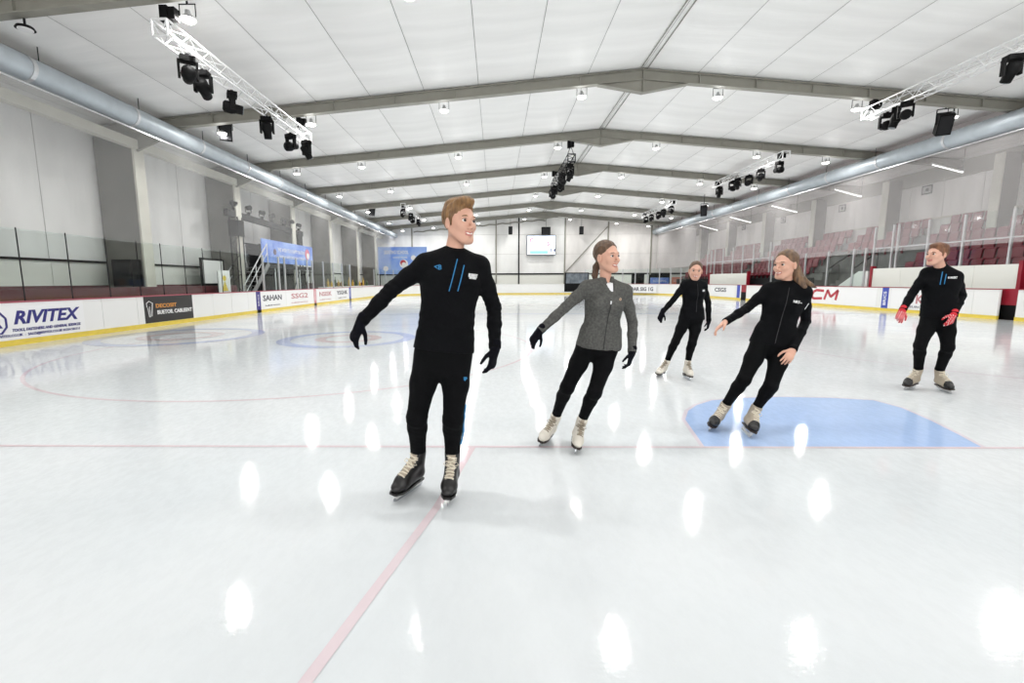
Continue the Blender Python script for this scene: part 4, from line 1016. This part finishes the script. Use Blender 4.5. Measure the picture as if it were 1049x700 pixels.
def skate(root, o0, pos, heading, upv, style, s=1.0, bow=True):
    """boot, sole, blade holder, blade, laces; local x side, y toe, z up; origin under the boot on the ice"""
    z = nrm(upv); y = nrm(heading); y = nrm(y-z*np.dot(y, z)); x = np.cross(y, z); A = fr3(x, y, z)
    F = Field((-.075, -.15, .035), (.075, .19, .36), .0042)
    F.cap((0,-.062,.112), (0,.085,.100), .041, .044, .02, side=(1,0,0), flat=.95); F.cap((0,.085,.100), (0,.128,.094), .044, .036, .02, side=(1,0,0), flat=.8)
    F.cap((0,-.062,.125), (0,-.050,.25), .040, .048, .03); F.cap((0,.0,.17), (0,.085,.128), .040, .034, .03)
    F.cut((0,0,.066), (0,0,-1)); F.cut((0,-.02,.262 if style != 'figure' else .272), (0,.12,1)); F.cap((0,-.05,.235), (0,-.045,.30), .036, .038, .004, sub=True)
    toe = {'hockey': M_bootk, 'figure': M_bootw, 'tan': M_boott}[style]
    if style == 'hockey': mats = [M_bootk, M_boott]; pf = lambda p: ((np.abs(p[:,0]) < .023) & (p[:,1] > -.02) & (p[:,1] < .105) & (p[:,2] > .12)).astype(int)
    elif style == 'figure': mats = [M_bootw, M_boott]; pf = lambda p: ((np.abs(p[:,0]) < .014) & (p[:,1] > -.02) & (p[:,1] < .10) & (p[:,2] > .12)).astype(int)
    else: mats = [M_boott, M_bootk]; pf = lambda p: ((p[:,1] > .095) | (p[:,2] < .085) | ((p[:,1] < -.07) & (p[:,2] < .16))).astype(int)
    vs, fs = F.nets(); me = bpy.data.meshes.new('skate'); 
    me.from_pydata((vs*s).tolist(), [], fs.tolist())
    for m_ in mats: me.materials.append(m_)
    me.polygons.foreach_set('material_index', pf(vs[fs].mean(1)).astype(np.int32)); me.polygons.foreach_set('use_smooth', np.ones(len(fs), bool)); me.update()
    o = bpy.data.objects.new('skate', me); COL.objects.link(o); o.parent = root
    M = Matrix([list(r) for r in A]).to_4x4(); M.translation = Vector(np.asarray(pos)-o0); o.matrix_local = M
    b = B(); b.prism([(-.032,-.10),(.032,-.10),(.034,-.03),(.044,.06),(.042,.12),(.022,.165),(-.022,.165),(-.042,.12),(-.044,.06),(-.034,-.03)], .058, .014, 'xy'); 
    if style == 'figure': b.prism([(-.028,-.10),(.028,-.10),(.026,-.045),(-.026,-.045)], .035, .03, 'xy')
    b.v = [(q[0]*s, q[1]*s, q[2]*s) for q in b.v]; b.obj('sole', M_sole if style != 'hockey' else M_bootk, o)
    b = B()
    if style != 'figure':
        b.prism([(-.105,.06),(-.04,.06),(-.055,.028),(.075,.028),(.07,.06),(.145,.06),(.13,.02),(-.105,.02)], -.007, .014, 'yz')
    else: b.prism([(-.09,.04),(-.06,.04),(-.055,.03),(.08,.03),(.085,.06),(.12,.06),(.13,.02),(-.12,.02)], -.004, .008, 'yz')
    b.v = [(q[0]*s, q[1]*s, q[2]*s) for q in b.v]; b.obj('blade_holder', M_holder if style != 'figure' else M_blade, o)
    b = B(); b.prism([(-.125,.024),(-.13,.012),(-.115,.0),(.12,.0),(.148,.012),(.15,.026)], -.002, .004, 'yz'); b.v = [(q[0]*s, q[1]*s, q[2]*s) for q in b.v]; b.obj('blade', M_blade, o)
    lm_ = M_lace if style != 'figure' else M_laced
    rows = 7
    for k in range(rows):
        f_ = k/(rows-1); yy = .092-.085*f_; zz = .30
        pts = []
        for i in range(7):
            u = -1+2*i/6; xx = u*.026*(1-.1*f_); h_ = F.hit((xx, yy+.05+(.004*u if k % 2 else -.004*u), .16+.10*f_+.06), (0,-.55,-.8), .25)
            if h_ is not None: pts.append((h_+V(0,.002,.0025))*s)
        if len(pts) > 2: B().tube(pts, .0036*s, 6).obj('lace', lm_, o, True)
    for k in range(3):   # ankle hooks
        pts = []
        for i in range(7):
            u = -1+2*i/6; h_ = F.hit((u*.030, .12, .195+.022*k+.006*u*(-1)**k), (0,-1,0), .2)
            if h_ is not None: pts.append((h_+V(0,.003,0))*s)
        if len(pts) > 2: B().tube(pts, .0038*s, 6).obj('lace', lm_, o, True)
    if bow:
        for sx in (-1, 1):
            B().tube([V(0,.012,.215)*s, V(sx*.03,.022,.225)*s, V(sx*.045,.018,.205)*s, V(sx*.022,.026,.198)*s, V(0,.016,.210)*s], .003*s, 6).obj('lace_bow', lm_, o, True)
            B().tube([V(0,.014,.210)*s, V(sx*.02,.034,.185)*s, V(sx*.034,.036,.160)*s], .003*s, 6).obj('lace_end', lm_, o, True)
    return lambda p: np.asarray(pos)+A@(np.asarray(p)*s)

def person(J):
    """J: joints in world metres and looks"""
    s = J['s']; fem = J['fem']; o0 = np.asarray(J['root'], float)
    root = empty('person', tuple(o0), J['label'], 'person')
    # skates ------------------------------------------------------------
    ank = []
    for i in (0, 1):
        kn = J['kn'][i]; pos = J['ft'][i]; uv = nrm(nrm(np.asarray(kn)-np.asarray(pos)-V(0,0,.1))*.75+V(0,0,1)*.25+V(0,0,0))
        hd = nrm(J['hd'][i]); uv = nrm(uv-hd*np.dot(uv, hd)*.8)
        T = skate(root, o0, pos, J['hd'][i], uv, J['skate'], J.get('sks', 1.0)); ank.append((T((0,-.05,.14)), T((0,-.048,.27))))
    sL, sR = [np.asarray(q, float) for q in J['sh']]; eL, eR = J['el']; wL, wR = J['wr']; hL, hR = [np.asarray(q, float) for q in J['hip']]; kL, kR = J['kn']
    pel = (hL+hR)/2; chest = (sL+sR)/2; up = nrm(chest-pel); side = nrm((sR-sL)/np.linalg.norm(sR-sL)+(hR-hL)/np.linalg.norm(hR-hL)*.5)
    fwd = nrm(np.cross(up, side))          # image-right x up = toward viewer
    if fwd[1] > 0: fwd = -fwd
    side = nrm(np.cross(up, fwd)); 
    if np.dot(side, sR-sL) < 0: side = -side
    nb = chest+up*.045*s-fwd*.015; hc = np.asarray(J['head'], float)
    hup = nrm(nrm(hc-nb)*.6+V(0,0,1)*.4)
    wch, wwa, whi = J['w']   # half widths chest, waist, hips
    dch = .66 if not fem else .68
    waist = pel+up*np.linalg.norm(chest-pel)*.38
    allp = np.array([sL,sR,eL,eR,wL,wR,hL,hR,kL,kR,hc,ank[0][0],ank[1][0]]+list(J['hp']))
    lo, hi = allp.min(0)-.2, allp.max(0)+.2
    # body (skin) ---------------------------------------------------------
    F = Field(lo, hi, J['vb'])
    hs = J['hs']
    A, P = head(F, hc, J['face'], hup, hs, fem, J['smile'])
    F.cap(P(0,-.022,-.05), nb-up*.02, .046*hs*(.88 if fem else 1.0), .052*hs*(.88 if fem else 1.05), .025)
    F.cap(pel, chest-up*.08, .10*s, .09*s, .03, side=side, flat=.6); F.cap(sL, sR, .04, .04, .03)
    for a_, b_, c_ in ((sL, eL, wL), (sR, eR, wR)): F.cap(a_, b_, .036*s, .03*s, .02); F.cap(b_, c_, .03*s, .023*s, .015)
    for i, (a_, b_) in enumerate(((hL, kL), (hR, kR))): F.cap(a_, b_, .055*s, .042*s, .03); F.cap(b_, ank[i][1], .034*s, .024*s, .02); F.cap(ank[i][1], ank[i][0], .024*s, .024*s, .01)
    for i in (0, 1):
        w_ = (wL, wR)[i]; d_ = nrm(np.asarray(J['hp'][i])-w_)
        if J['glove'] is None: hand(F, np.asarray(w_), d_, J['pn'][i], J['tn'][i], s=1.08*s, curl=J['curl'][i], point=J.get('point', 0) == i and J.get('pt', False))
        else: F.cap(w_, w_+d_*.1*s, .022*s, .018*s, .01, side=np.asarray(J['tn'][i]), flat=.5)
    F.obj('body', [M_skin, M_lip], root, o0, paint_face(A, hc, hs))
    face_bits(root, o0, hc, A, hs, J['hairm'], J['smile'], fem)
    # leggings ------------------------------------------------------------
    lo2 = lo.copy(); hi2 = hi.copy(); hi2[2] = pel[2]+.2*s
    F = Field(lo2, hi2, J['vc'])
    wl_ = J['leg']       # thigh, knee, calf, ankle radii
    F.cap(pel+up*.10*s, pel-up*.01*s, whi*.92, whi*.98, .0, side=side, flat=.70)
    for i, (a_, k_) in enumerate(((hL, kL), (hR, kR))):
        k_ = np.asarray(k_); a0, a1 = ank[i]
        F.cap(a_+up*.02, a_*.55+k_*.45, wl_[0]*1.04, wl_[0]*.92, .03); F.cap(a_*.55+k_*.45, k_, wl_[0]*.92, wl_[1], .03)
        cal = k_*.68+a1*.32-fwd*.012
        F.cap(k_, cal, wl_[1], wl_[2], .025); F.cap(cal, a1-(a1-a0)*.10, wl_[2], wl_[3], .025); F.cap(a1, a1-(a1-a0)*.35, wl_[3], wl_[3]*.9, .01)
        F.cap(k_+fwd*.012, k_+fwd*.014+V(0,0,-.01), wl_[1]*.85, wl_[1]*.8, .02)
        F.cap(pel-up*.02-fwd*.06*s+(a_-pel)*.5, a_-fwd*.05*s, .07*s, .075*s, .04)
        J.setdefault('_a1', []).append(a1)
    f1 = J['fold']
    def wr(p):
        r_ = 0
        for k_ in (kL, kR):
            d_ = np.linalg.norm(p-np.asarray(k_), axis=-1); r_ = r_+f1*np.exp(-(d_/.09)**2)*np.sin(p[:,2]*190+p[:,0]*60)
        for a_ in ank:
            d_ = np.linalg.norm(p-(a_[1]+V(0,0,.04)), axis=-1); r_ = r_+f1*1.3*np.exp(-(d_/.07)**2)*np.sin(p[:,2]*260+p[:,0]*50)
        return r_
    F.warp(wr)
    leg_o = F.obj('leggings', M_blk2, root, o0); FL = F
    # top -----------------------------------------------------------------
    hem = pel+up*J['hem']*s
    F = Field(lo, hi, J['vc'])
    ch_c = chest-up*.12*s
    F.cap(pel-up*.03*s, waist, whi*1.05, wwa, .0, side=side, flat=.70)
    F.cap(waist, ch_c, wwa, wch, .06, side=side, flat=dch); F.cap(ch_c, chest-up*.05*s, wch, wch*.86, .05, side=side, flat=dch*.95)
    F.cap(sL-up*.015*s, sR-up*.015*s, .052*s, .052*s, .05)
    for q in (hL, hR): F.cap(q+up*.0, q+up*.10*s, J['leg'][0]*1.20, J['leg'][0]*1.0, .04)
    tr_ = .064*s if not fem else .050*s
    for q in (sL, sR): F.cap(nb-up*.01*s, q+up*.0*s, tr_, .052*s, .05, side=side, flat=1)
    if fem:
        for x in (-1, 1): F.ell(ch_c+side*x*.068*s+fwd*.075*s-up*.02*s, (.058*s, .058*s, .058*s), None, .05)
    else:
        for x in (-1, 1): F.ell(ch_c+side*x*.075*s+fwd*.06*s+up*.03*s, (.075*s, .05*s, .05*s), None, .06)
    F.cut(hem, -up)
    # sleeves
    wr_ = J['arm']
    for (a_, b_, c_) in ((sL, eL, wL), (sR, eR, wR)):
        a_, b_, c_ = map(np.asarray, (a_, b_, c_))
        F.cap(a_-up*.01*s, a_*.5+b_*.5, wr_[0], wr_[0]*.93, .035); F.cap(a_*.5+b_*.5, b_, wr_[0]*.93, wr_[1], .02); F.cap(b_, b_*.6+c_*.4, wr_[1], wr_[1]*.97, .015); F.cap(b_*.6+c_*.4, c_-(c_-b_)*.06, wr_[1]*.97, wr_[2], .02)
    def wr2(p):
        r_ = 0
        for e_, w_ in ((eL, wL), (eR, wR)):
            ax_ = nrm(np.asarray(w_)-e_)
            d_ = np.linalg.norm(p-np.asarray(e_), axis=-1); t_ = (p-np.asarray(e_))@ax_; r_ = r_+f1*1.5*np.exp(-(d_/.10)**2)*np.sin(t_*210+p[:,0]*70)
            d_ = np.linalg.norm(p-np.asarray(w_), axis=-1); r_ = r_+f1*1.1*np.exp(-(d_/.09)**2)*np.sin(t_*300)
        d_ = (p-waist)@up; r_ = r_+f1*.9*np.exp(-(d_/.10)**2)*np.sin(d_*120+2.5*np.sin(p@side*22))
        return r_
    F.warp(wr2)
    # collar
    nk = nrm(P(0,-.03,-.09)-nb)
    top = nb+nk*J.get('collar', .05)*s
    F2 = Field(nb-.16, nb+.2, J['vc']*.8); F2.cap(nb-nk*.03, top+nk*.04, .072*hs*(.92 if fem else 1.02), .064*hs*(.92 if fem else 1.04), .0); F2.cut(top, nk)
    F2.cap(nb-nk*.2, top+nk*.15, .054*hs*(.93 if fem else 1.08), .054*hs*(.93 if fem else 1.08), .0, sub=True)
    if J.get('open'):
        F2.cap(top+fwd*.09+nk*.01, nb+fwd*.07-nk*.06, .04, .012, .01, sub=True)
        F.cap(top+fwd*.08+nk*.02, nb+fwd*.075-nk*.105, .045, .006, .012, sub=True)
    topname = 'jacket' if fem else 'pullover'
    to = F.obj(topname, J['top'], root, o0); F2.obj('collar', J['top'], to, V(0,0,0)+o0)
    if J.get('open'):
        F3 = Field(nb-.22, nb+.14, .006); F3.cap(nb-up*.13+fwd*.062*s, nb+fwd*.022, .078*s, .062*s, .0, side=side, flat=.8); F3.cap(nb, nb+nk*.045, .056*hs, .052*hs, .02); F3.cut(nb+nk*.028, nk*.9+fwd*.45)
        F3.obj('shirt_collar', M_shirt, to, o0)
    cuff = {}
    for i, (b_, c_) in enumerate(((eL, wL), (eR, wR))):
        b_, c_ = np.asarray(b_), np.asarray(c_); d_ = nrm(c_-b_)
        B().tube([c_-d_*.045-o0, c_-d_*.03-o0, c_-d_*.0-o0], [wr_[2]*1.0, wr_[2]*1.1, wr_[2]*1.06], 16).obj('cuff', J['top'], to, True)
    # chest details ---------------------------------------------------------
    fy = -fwd
    base = chest
    for (u0, v0, u1, v1, w_, m_, nm) in J.get('strips', []):
        pts = [base+side*(u0+(u1-u0)*k/18)*s+up*(v0+(v1-v0)*k/18)*s for k in range(19)]
        ribbon(F, [p+fwd*0 for p in pts], fy, w_, m_, nm, to, o0)
    for (u, v, txt, sz, m_, wd_) in J.get('logos', []):
        h_ = F.hit(base+side*u*s+up*v*s+fwd*.3, fy, .6)
        if h_ is not None:
            h1 = F.hit(base+side*(u+.03)*s+up*v*s+fwd*.3, fy, .6); xd = nrm(h1-h_) if h1 is not None else side
            text_obj('chest_logo', txt, sz, m_, to, frame(Vector(h_-o0+fwd*.007), Vector(xd), Vector(up)), width=wd_, ext=.0015, bold=.001)
    for (fr_, i, w_, sz) in J.get('legstripe', []):
        pass
    # gloves -----------------------------------------------------------------
    if J['glove'] is not None:
        for i in (0, 1):
            w_ = np.asarray((wL, wR)[i]); d_ = nrm(np.asarray(J['hp'][i])-w_)
            G = Field(w_-.19, w_+.22, .0042 if s > 1.0 else .005); G.cap(w_-d_*.035, w_+d_*.01, .033*s, .030*s, .01)
            hand(G, w_+d_*.005, d_, J['pn'][i], J['tn'][i], s=1.0*s, infl=1.15, curl=J['curl'][i])
            if J['glove'] == 'red':
                n_ = nrm(J['pn'][i]); t_ = nrm(J['tn'][i])
                pf = lambda p: (((np.abs(((p-w_)@t_)*55+((p-w_)@d_)*6) % 1.0) < .17) & ((p-w_)@d_ > .02)).astype(int)
                go = G.obj('glove', [M_redg, M_whg], root, o0, pf)
            else: go = G.obj('glove', M_glv, root, o0)
    # hair -------------------------------------------------------------------
    R3 = A; s_ = hs
    H = Field(hc-.34, hc+.34, .0045 if s > 1 else .005) if not J.get('longhair') else Field(hc-.45, hc+.45, .006)
    k = .02
    H.ell(P(0,-.022,.042), np.array((.0795,.099,.093))*s_, R3, 0)
    hl = J.get('hairline', .012)
    def keep(p):
        q = (p-hc)@A/s_; x, y, z = q[...,0], q[...,1], q[...,2]
        return (y-z*.95-hl+.020*np.cos(x*30)*(z > .03))*.7*s_
    H.cutf(keep); H.cutf(lambda p: (-.082-((p-hc)@A/s_)[...,2])*s_ )
    if J['hair'] == 'quiff':
        H.ell(P(0,.040,.110), np.array((.056,.044,.026))*s_, R3, .03); H.ell(P(.006,.066,.108), np.array((.042,.022,.022))*s_, R3, .025)
        H.ell(P(0,-.03,.105), np.array((.060,.074,.032))*s_, R3, .02); 
        for x in (-1, 1): H.cap(P(x*.074,.012,.03), P(x*.073,.014,-.012), .010*s_, .006*s_, .01)
    elif J['hair'] == 'short':
        H.ell(P(0,.03,.104), np.array((.054,.052,.026))*s_, R3, .03); H.ell(P(0,-.03,.1), np.array((.066,.072,.034))*s_, R3, .03)
        for x in (-1, 1): H.cap(P(x*.074,.010,.03), P(x*.073,.012,-.008), .010*s_, .006*s_, .01)
    for chain in J.get('tail', []):
        for (p_, r1), (q_, r2) in zip(chain, chain[1:]): H.cap(np.asarray(p_), np.asarray(q_), r1, r2, .015, side=side, flat=.75)
    H.warp(lambda p: .0016*np.sin(((p-hc)@A)[:,0]*420+4*np.sin(((p-hc)@A)[:,1]*30))+.0014*np.sin(((p-hc)@A)[:,0]*170+((p-hc)@A)[:,2]*80))
    H.obj('hair', J['hairm'], root, o0)
    return root, to, FL, dict(P=P, up=up, side=side, fwd=fwd, chest=chest, o0=o0, leg=leg_o)

def G(x, y, Y): return np.array(atY(x, y, Y))
def GZ(x, y): return np.array(atZ(x, y, 0))
lap = lambda a, b, t: a*(1-t)+b*t
# ------------------------------------------------------------------ the five skaters
def mk(px, Y0, slope, ftL, ftR, Ykn=None):
    pass
# 1 tall man, nearest
Y = 2.80
J = dict(s=1.04, fem=False, root=(-.43, Y, 0), label='tall man in black pullover with blue zips, black gloves and trousers, skating nearest the camera',
  sh=[G(436,270,Y-.01), G(491,272,Y+.05)], el=[G(401,297,Y-.03), G(506,315,Y+.09)], wr=[G(370,330,Y-.10), G(507,357,Y-.02)],
  hp=[G(358,356,Y-.12), G(502,388,Y-.06)], hip=[G(439,364,Y), G(469,365,Y+.02)], kn=[G(427,428,Y-.05), G(464,430,Y-.04)],
  ft=[np.array((-.565, 2.80, .0)), np.array((-.292, 2.755, .0))], hd=[V(-.5,-1,0), V(-.02,-1,0)],
  head=G(471,229,Y), face=V(.68,-.73,.0), hs=1.10, smile=.6, w=(.172,.155,.158), leg=(.088,.062,.060,.048), arm=(.058,.046,.036), fold=.0022,
  hem=.035, top=M_blk, glove='black', curl=[.55,.5], pn=[V(.4,.6,-.3), V(-.9,.3,.1)], tn=[V(.75,-.6,-.2), V(-.45,-.9,0)], skate='hockey', sks=1.08,
  hair='quiff', hairm=M_h1, vb=.005, vc=.0065, collar=.045,
  strips=[(.018,.03,-.012,-.155,.0055,M_zipb,'blue_zip'), (.060,.00,.037,-.15,.0055,M_zipb,'blue_zip')],
  logos=[(-.088,-.03,'<B',.04,M_zipb,.045), (.115,-.055,'RUNVERT',.03,M_whiteink,.075), (.115,-.068,'SPORT',.015,M_whiteink,.06)])
r1, to, FL, X = person(J)
# blue side panel and heart mark on trousers
o0 = X['o0']; kR = J['kn'][1]
for nm, pts, w_, mt_ in (('blue_side_panel', [G(474+(k-4)*.2, 414+k*4.6, Y-.02) for k in range(10)], .016, M_zipb),):
    hp = []
    for p in pts:
        h_ = FL.hit(p+V(.22,-.10,0), V(-1,.45,0), .4)
        if h_ is not None: hp.append(h_+V(.003,-.002,0))
    b = B()
    for p, q in zip(hp, hp[1:]): b.bar(p-o0, q-o0, w_, .005, up=(.9,-.4,0))
    if len(hp) > 2: b.obj(nm, mt_, X['leg'])
h_ = FL.hit(G(477,386,Y)+V(0,-.25,0), V(0,1,0), .4)
if h_ is not None:
    b = B(); b.cyl(h_-o0+V(-.006,-.003,.004), h_-o0+V(-.006,.002,.004), .008, 10); b.cyl(h_-o0+V(.006,-.003,.004), h_-o0+V(.006,.002,.004), .008, 10); b.prism([(-.013,.002),(.013,.002),(0,-.014)], -.004, .004, 'xz')
    b.v = [tuple(np.array(v)+(h_-o0 if i >= 48 or (i >= len(b.v)-6) else 0)) if i >= len(b.v)-6 else v for i, v in enumerate(b.v)]
    b.obj('blue_mark', M_zipb, X['leg'])

# 2 woman in grey fleece
Y = 3.66
J = dict(s=.95, fem=True, root=(.62, Y, 0), label='smiling woman in grey zipped fleece with white collar, black leggings and gloves, cream skates',
  sh=[G(602,294,Y-.03), G(640,298,Y+.04)], el=[G(579,315,Y-.05), G(648,331,Y+.10)], wr=[G(553,339,Y-.12), G(647.5,361,Y+.0)],
  hp=[G(540,357,Y-.13), G(641,386,Y-.05)], hip=[G(602,353,Y), G(625,353,Y+.01)], kn=[G(581,397,Y-.07), G(609,402,Y-.12)],
  ft=[np.array((.415, 3.75, .0)), np.array((.640, 3.60, .0))], hd=[V(-.5,-1,0), V(-.12,-1,0)],
  head=G(622,264,Y), face=V(.55,-.84,.02), hs=1.05, smile=1.0, w=(.148,.128,.150), leg=(.078,.055,.052,.038), arm=(.050,.040,.033), fold=.0012,
  hem=-.035, top=M_grey, glove='black', curl=[.5,.45], pn=[V(.4,.6,-.3), V(-.9,.3,.1)], tn=[V(.75,-.6,-.2), V(-.45,-.9,0)], skate='figure', sks=.97, open=True,
  hair='pulled', hairm=M_h2, vb=.005, vc=.0065, collar=.05, hairline=-.0,
  strips=[(.004,-.10,-.005,-.52,.005,M_zipd,'zip')], logos=[(.085,-.075,'O',.028,mat('logo_tan', (206,176,150), .6),.032)])
hc = J['head']; J['tail'] = [[(hc+V(-.035,.075,-.02), .035), (hc+V(-.06,.10,-.07), .028), (hc+V(-.075,.085,-.14), .024), (hc+V(-.07,.075,-.19), .012)]]
r2, to, FL, X = person(J)
B().bar(X['chest']-X['o0']+X['fwd']*.125-X['up']*.09, X['chest']-X['o0']+X['fwd']*.125-X['up']*.115, .009, .006).obj('zip_pull', M_alu, to)
for sx in (-1, 1): pass

# 3 smaller woman, farther back
Y = 6.38
J = dict(s=.93, fem=True, root=(2.5, Y, 0), label='small distant woman in black jacket and leggings facing camera, cream skates',
  sh=[G(702,291,Y-.02), G(720,292.5,Y+.02)], el=[G(690,307,Y-.05), G(725.5,310,Y+.08)], wr=[G(678.5,320,Y-.10), G(726,329,Y+.0)],
  hp=[G(674,332,Y-.1), G(724.5,341,Y-.05)], hip=[G(702.5,326,Y), G(714.5,326,Y+.01)], kn=[G(692,350,Y-.08), G(709,352,Y-.1)],
  ft=[np.array((2.36, 6.47, .0)), np.array((2.665, 6.27, .0))], hd=[V(-.7,-.8,0), V(-.05,-1,0)],
  head=G(712.5,278,Y), face=V(-.30,-.94,-.05), hs=1.08, smile=1.0, w=(.146,.125,.148), leg=(.078,.054,.052,.038), arm=(.048,.038,.031), fold=.001,
  hem=-.02, top=M_blk, glove='black', curl=[.5,.4], pn=[V(.4,.6,-.3), V(-.9,.3,.1)], tn=[V(.75,-.6,-.2), V(-.45,-.9,0)], skate='figure', sks=.97,
  hair='pulled', hairm=M_h2, vb=.006, vc=.008, collar=.04, hairline=-.002,
  strips=[(.0,.02,-.0,-.40,.005,M_zipd,'zip')], logos=[(.085,-.085,'NRT',.035,M_whiteink,.06)])
hc = J['head']; J['tail'] = [[(hc+V(.0,.09,.0), .035), (hc+V(-.02,.12,-.06), .026), (hc+V(-.04,.10,-.14), .016)]]
person(J)

# 4 woman with long hair
Y = 4.10
J = dict(s=.95, fem=True, root=(2.3, Y, 0), label='woman in black jacket with long windblown hair and bare hands, one arm stretched left',
  sh=[G(788,296,Y+.06), G(824,299,Y-.05)], el=[G(765,316,Y+.05), G(825.5,329,Y+.05)], wr=[G(743,330,Y-.05), G(812,359,Y-.17)],
  hp=[G(730,341,Y-.08), G(803,376,Y-.27)], hip=[G(780,350,Y+.02), G(803,352,Y-.01)], kn=[G(762,389,Y-.10), G(789.5,396,Y-.13)],
  ft=[np.array((2.015, 4.14, .0)), np.array((2.245, 3.985, .0))], hd=[V(-.62,-.8,0), V(-.25,-1,0)],
  head=G(804.5,272,Y), face=V(-.91,-.42,-.03), hs=1.05, smile=.8, w=(.150,.126,.152), leg=(.080,.056,.054,.038), arm=(.050,.039,.032), fold=.0012,
  hem=-.03, top=M_blk, glove=None, curl=[.28,.4], pn=[V(.2,.5,-.8), V(.1,.9,.1)], tn=[V(-.1,-.85,.5), V(-.9,-.1,0)], skate='tan', sks=1.0,
  hair='long', longhair=True, hairm=M_h4, vb=.005, vc=.0065, collar=.045, hairline=-.004,
  strips=[(-.002,.02,-.004,-.50,.005,M_zipd,'zip')], logos=[(.082,-.10,'NRT--',.03,M_whiteink,.075)])
hc = J['head']
J['tail'] = [[(hc+V(.06,.06,.05), .05), (hc+V(.10,.02,-.04), .048), (hc+V(.135,-.03,-.13), .036), (hc+V(.19,-.05,-.17), .026), (hc+V(.25,-.05,-.195), .010)],
             [(hc+V(.08,.02,-.02), .045), (hc+V(.10,-.04,-.12), .034), (hc+V(.125,-.08,-.19), .022), (hc+V(.14,-.09,-.25), .008)]]
r4, to, FL, X = person(J)
B().bar(G(824.5,317,Y-.10)-X['o0'], G(828.5,311,Y-.11)-X['o0'], .010, .004).obj('sleeve_mark', M_whiteink, to)

# 5 man with red gloves
Y = 5.58
J = dict(s=1.0, fem=False, root=(5.35, Y, 0), label='man in black pullover with blue zip and red and white gloves, furthest right',
  sh=[G(950,279,Y+.10), G(979,283,Y-.08)], el=[G(935,300,Y+.10), G(985,303,Y-.02)], wr=[G(924.5,318,Y-.02), G(977,322,Y-.16)],
  hp=[G(919,332,Y-.05), G(970,338,Y-.2)], hip=[G(953,326,Y+.05), G(969,326.5,Y-.04)], kn=[G(942.5,354,Y-.05), G(971,356,Y-.14)],
  ft=[np.array((5.235, 5.70, .0)), np.array((5.515, 5.56, .0))], hd=[V(-.92,-.45,0), V(-.25,-.97,0)],
  head=G(959.5,261.5,Y), face=V(-.98,-.16,.04), hs=1.06, smile=.0, w=(.162,.146,.150), leg=(.086,.060,.058,.046), arm=(.055,.045,.036), fold=.002,
  hem=.02, top=M_blk, glove='red', curl=[.6,.4], pn=[V(.5,.6,-.2), V(.1,.9,.1)], tn=[V(.75,-.6,-.2), V(-.9,-.2,0)], skate='tan', sks=1.03,
  hair='short', hairm=M_h5, vb=.0055, vc=.007, collar=.045,
  strips=[(.012,.03,.0,-.12,.008,M_zipb,'blue_zip'), (.045,.0,.035,-.115,.008,M_zipb,'blue_zip')], logos=[(.10,-.045,'RUNVERT',.035,M_whiteink,.08)])
person(J)
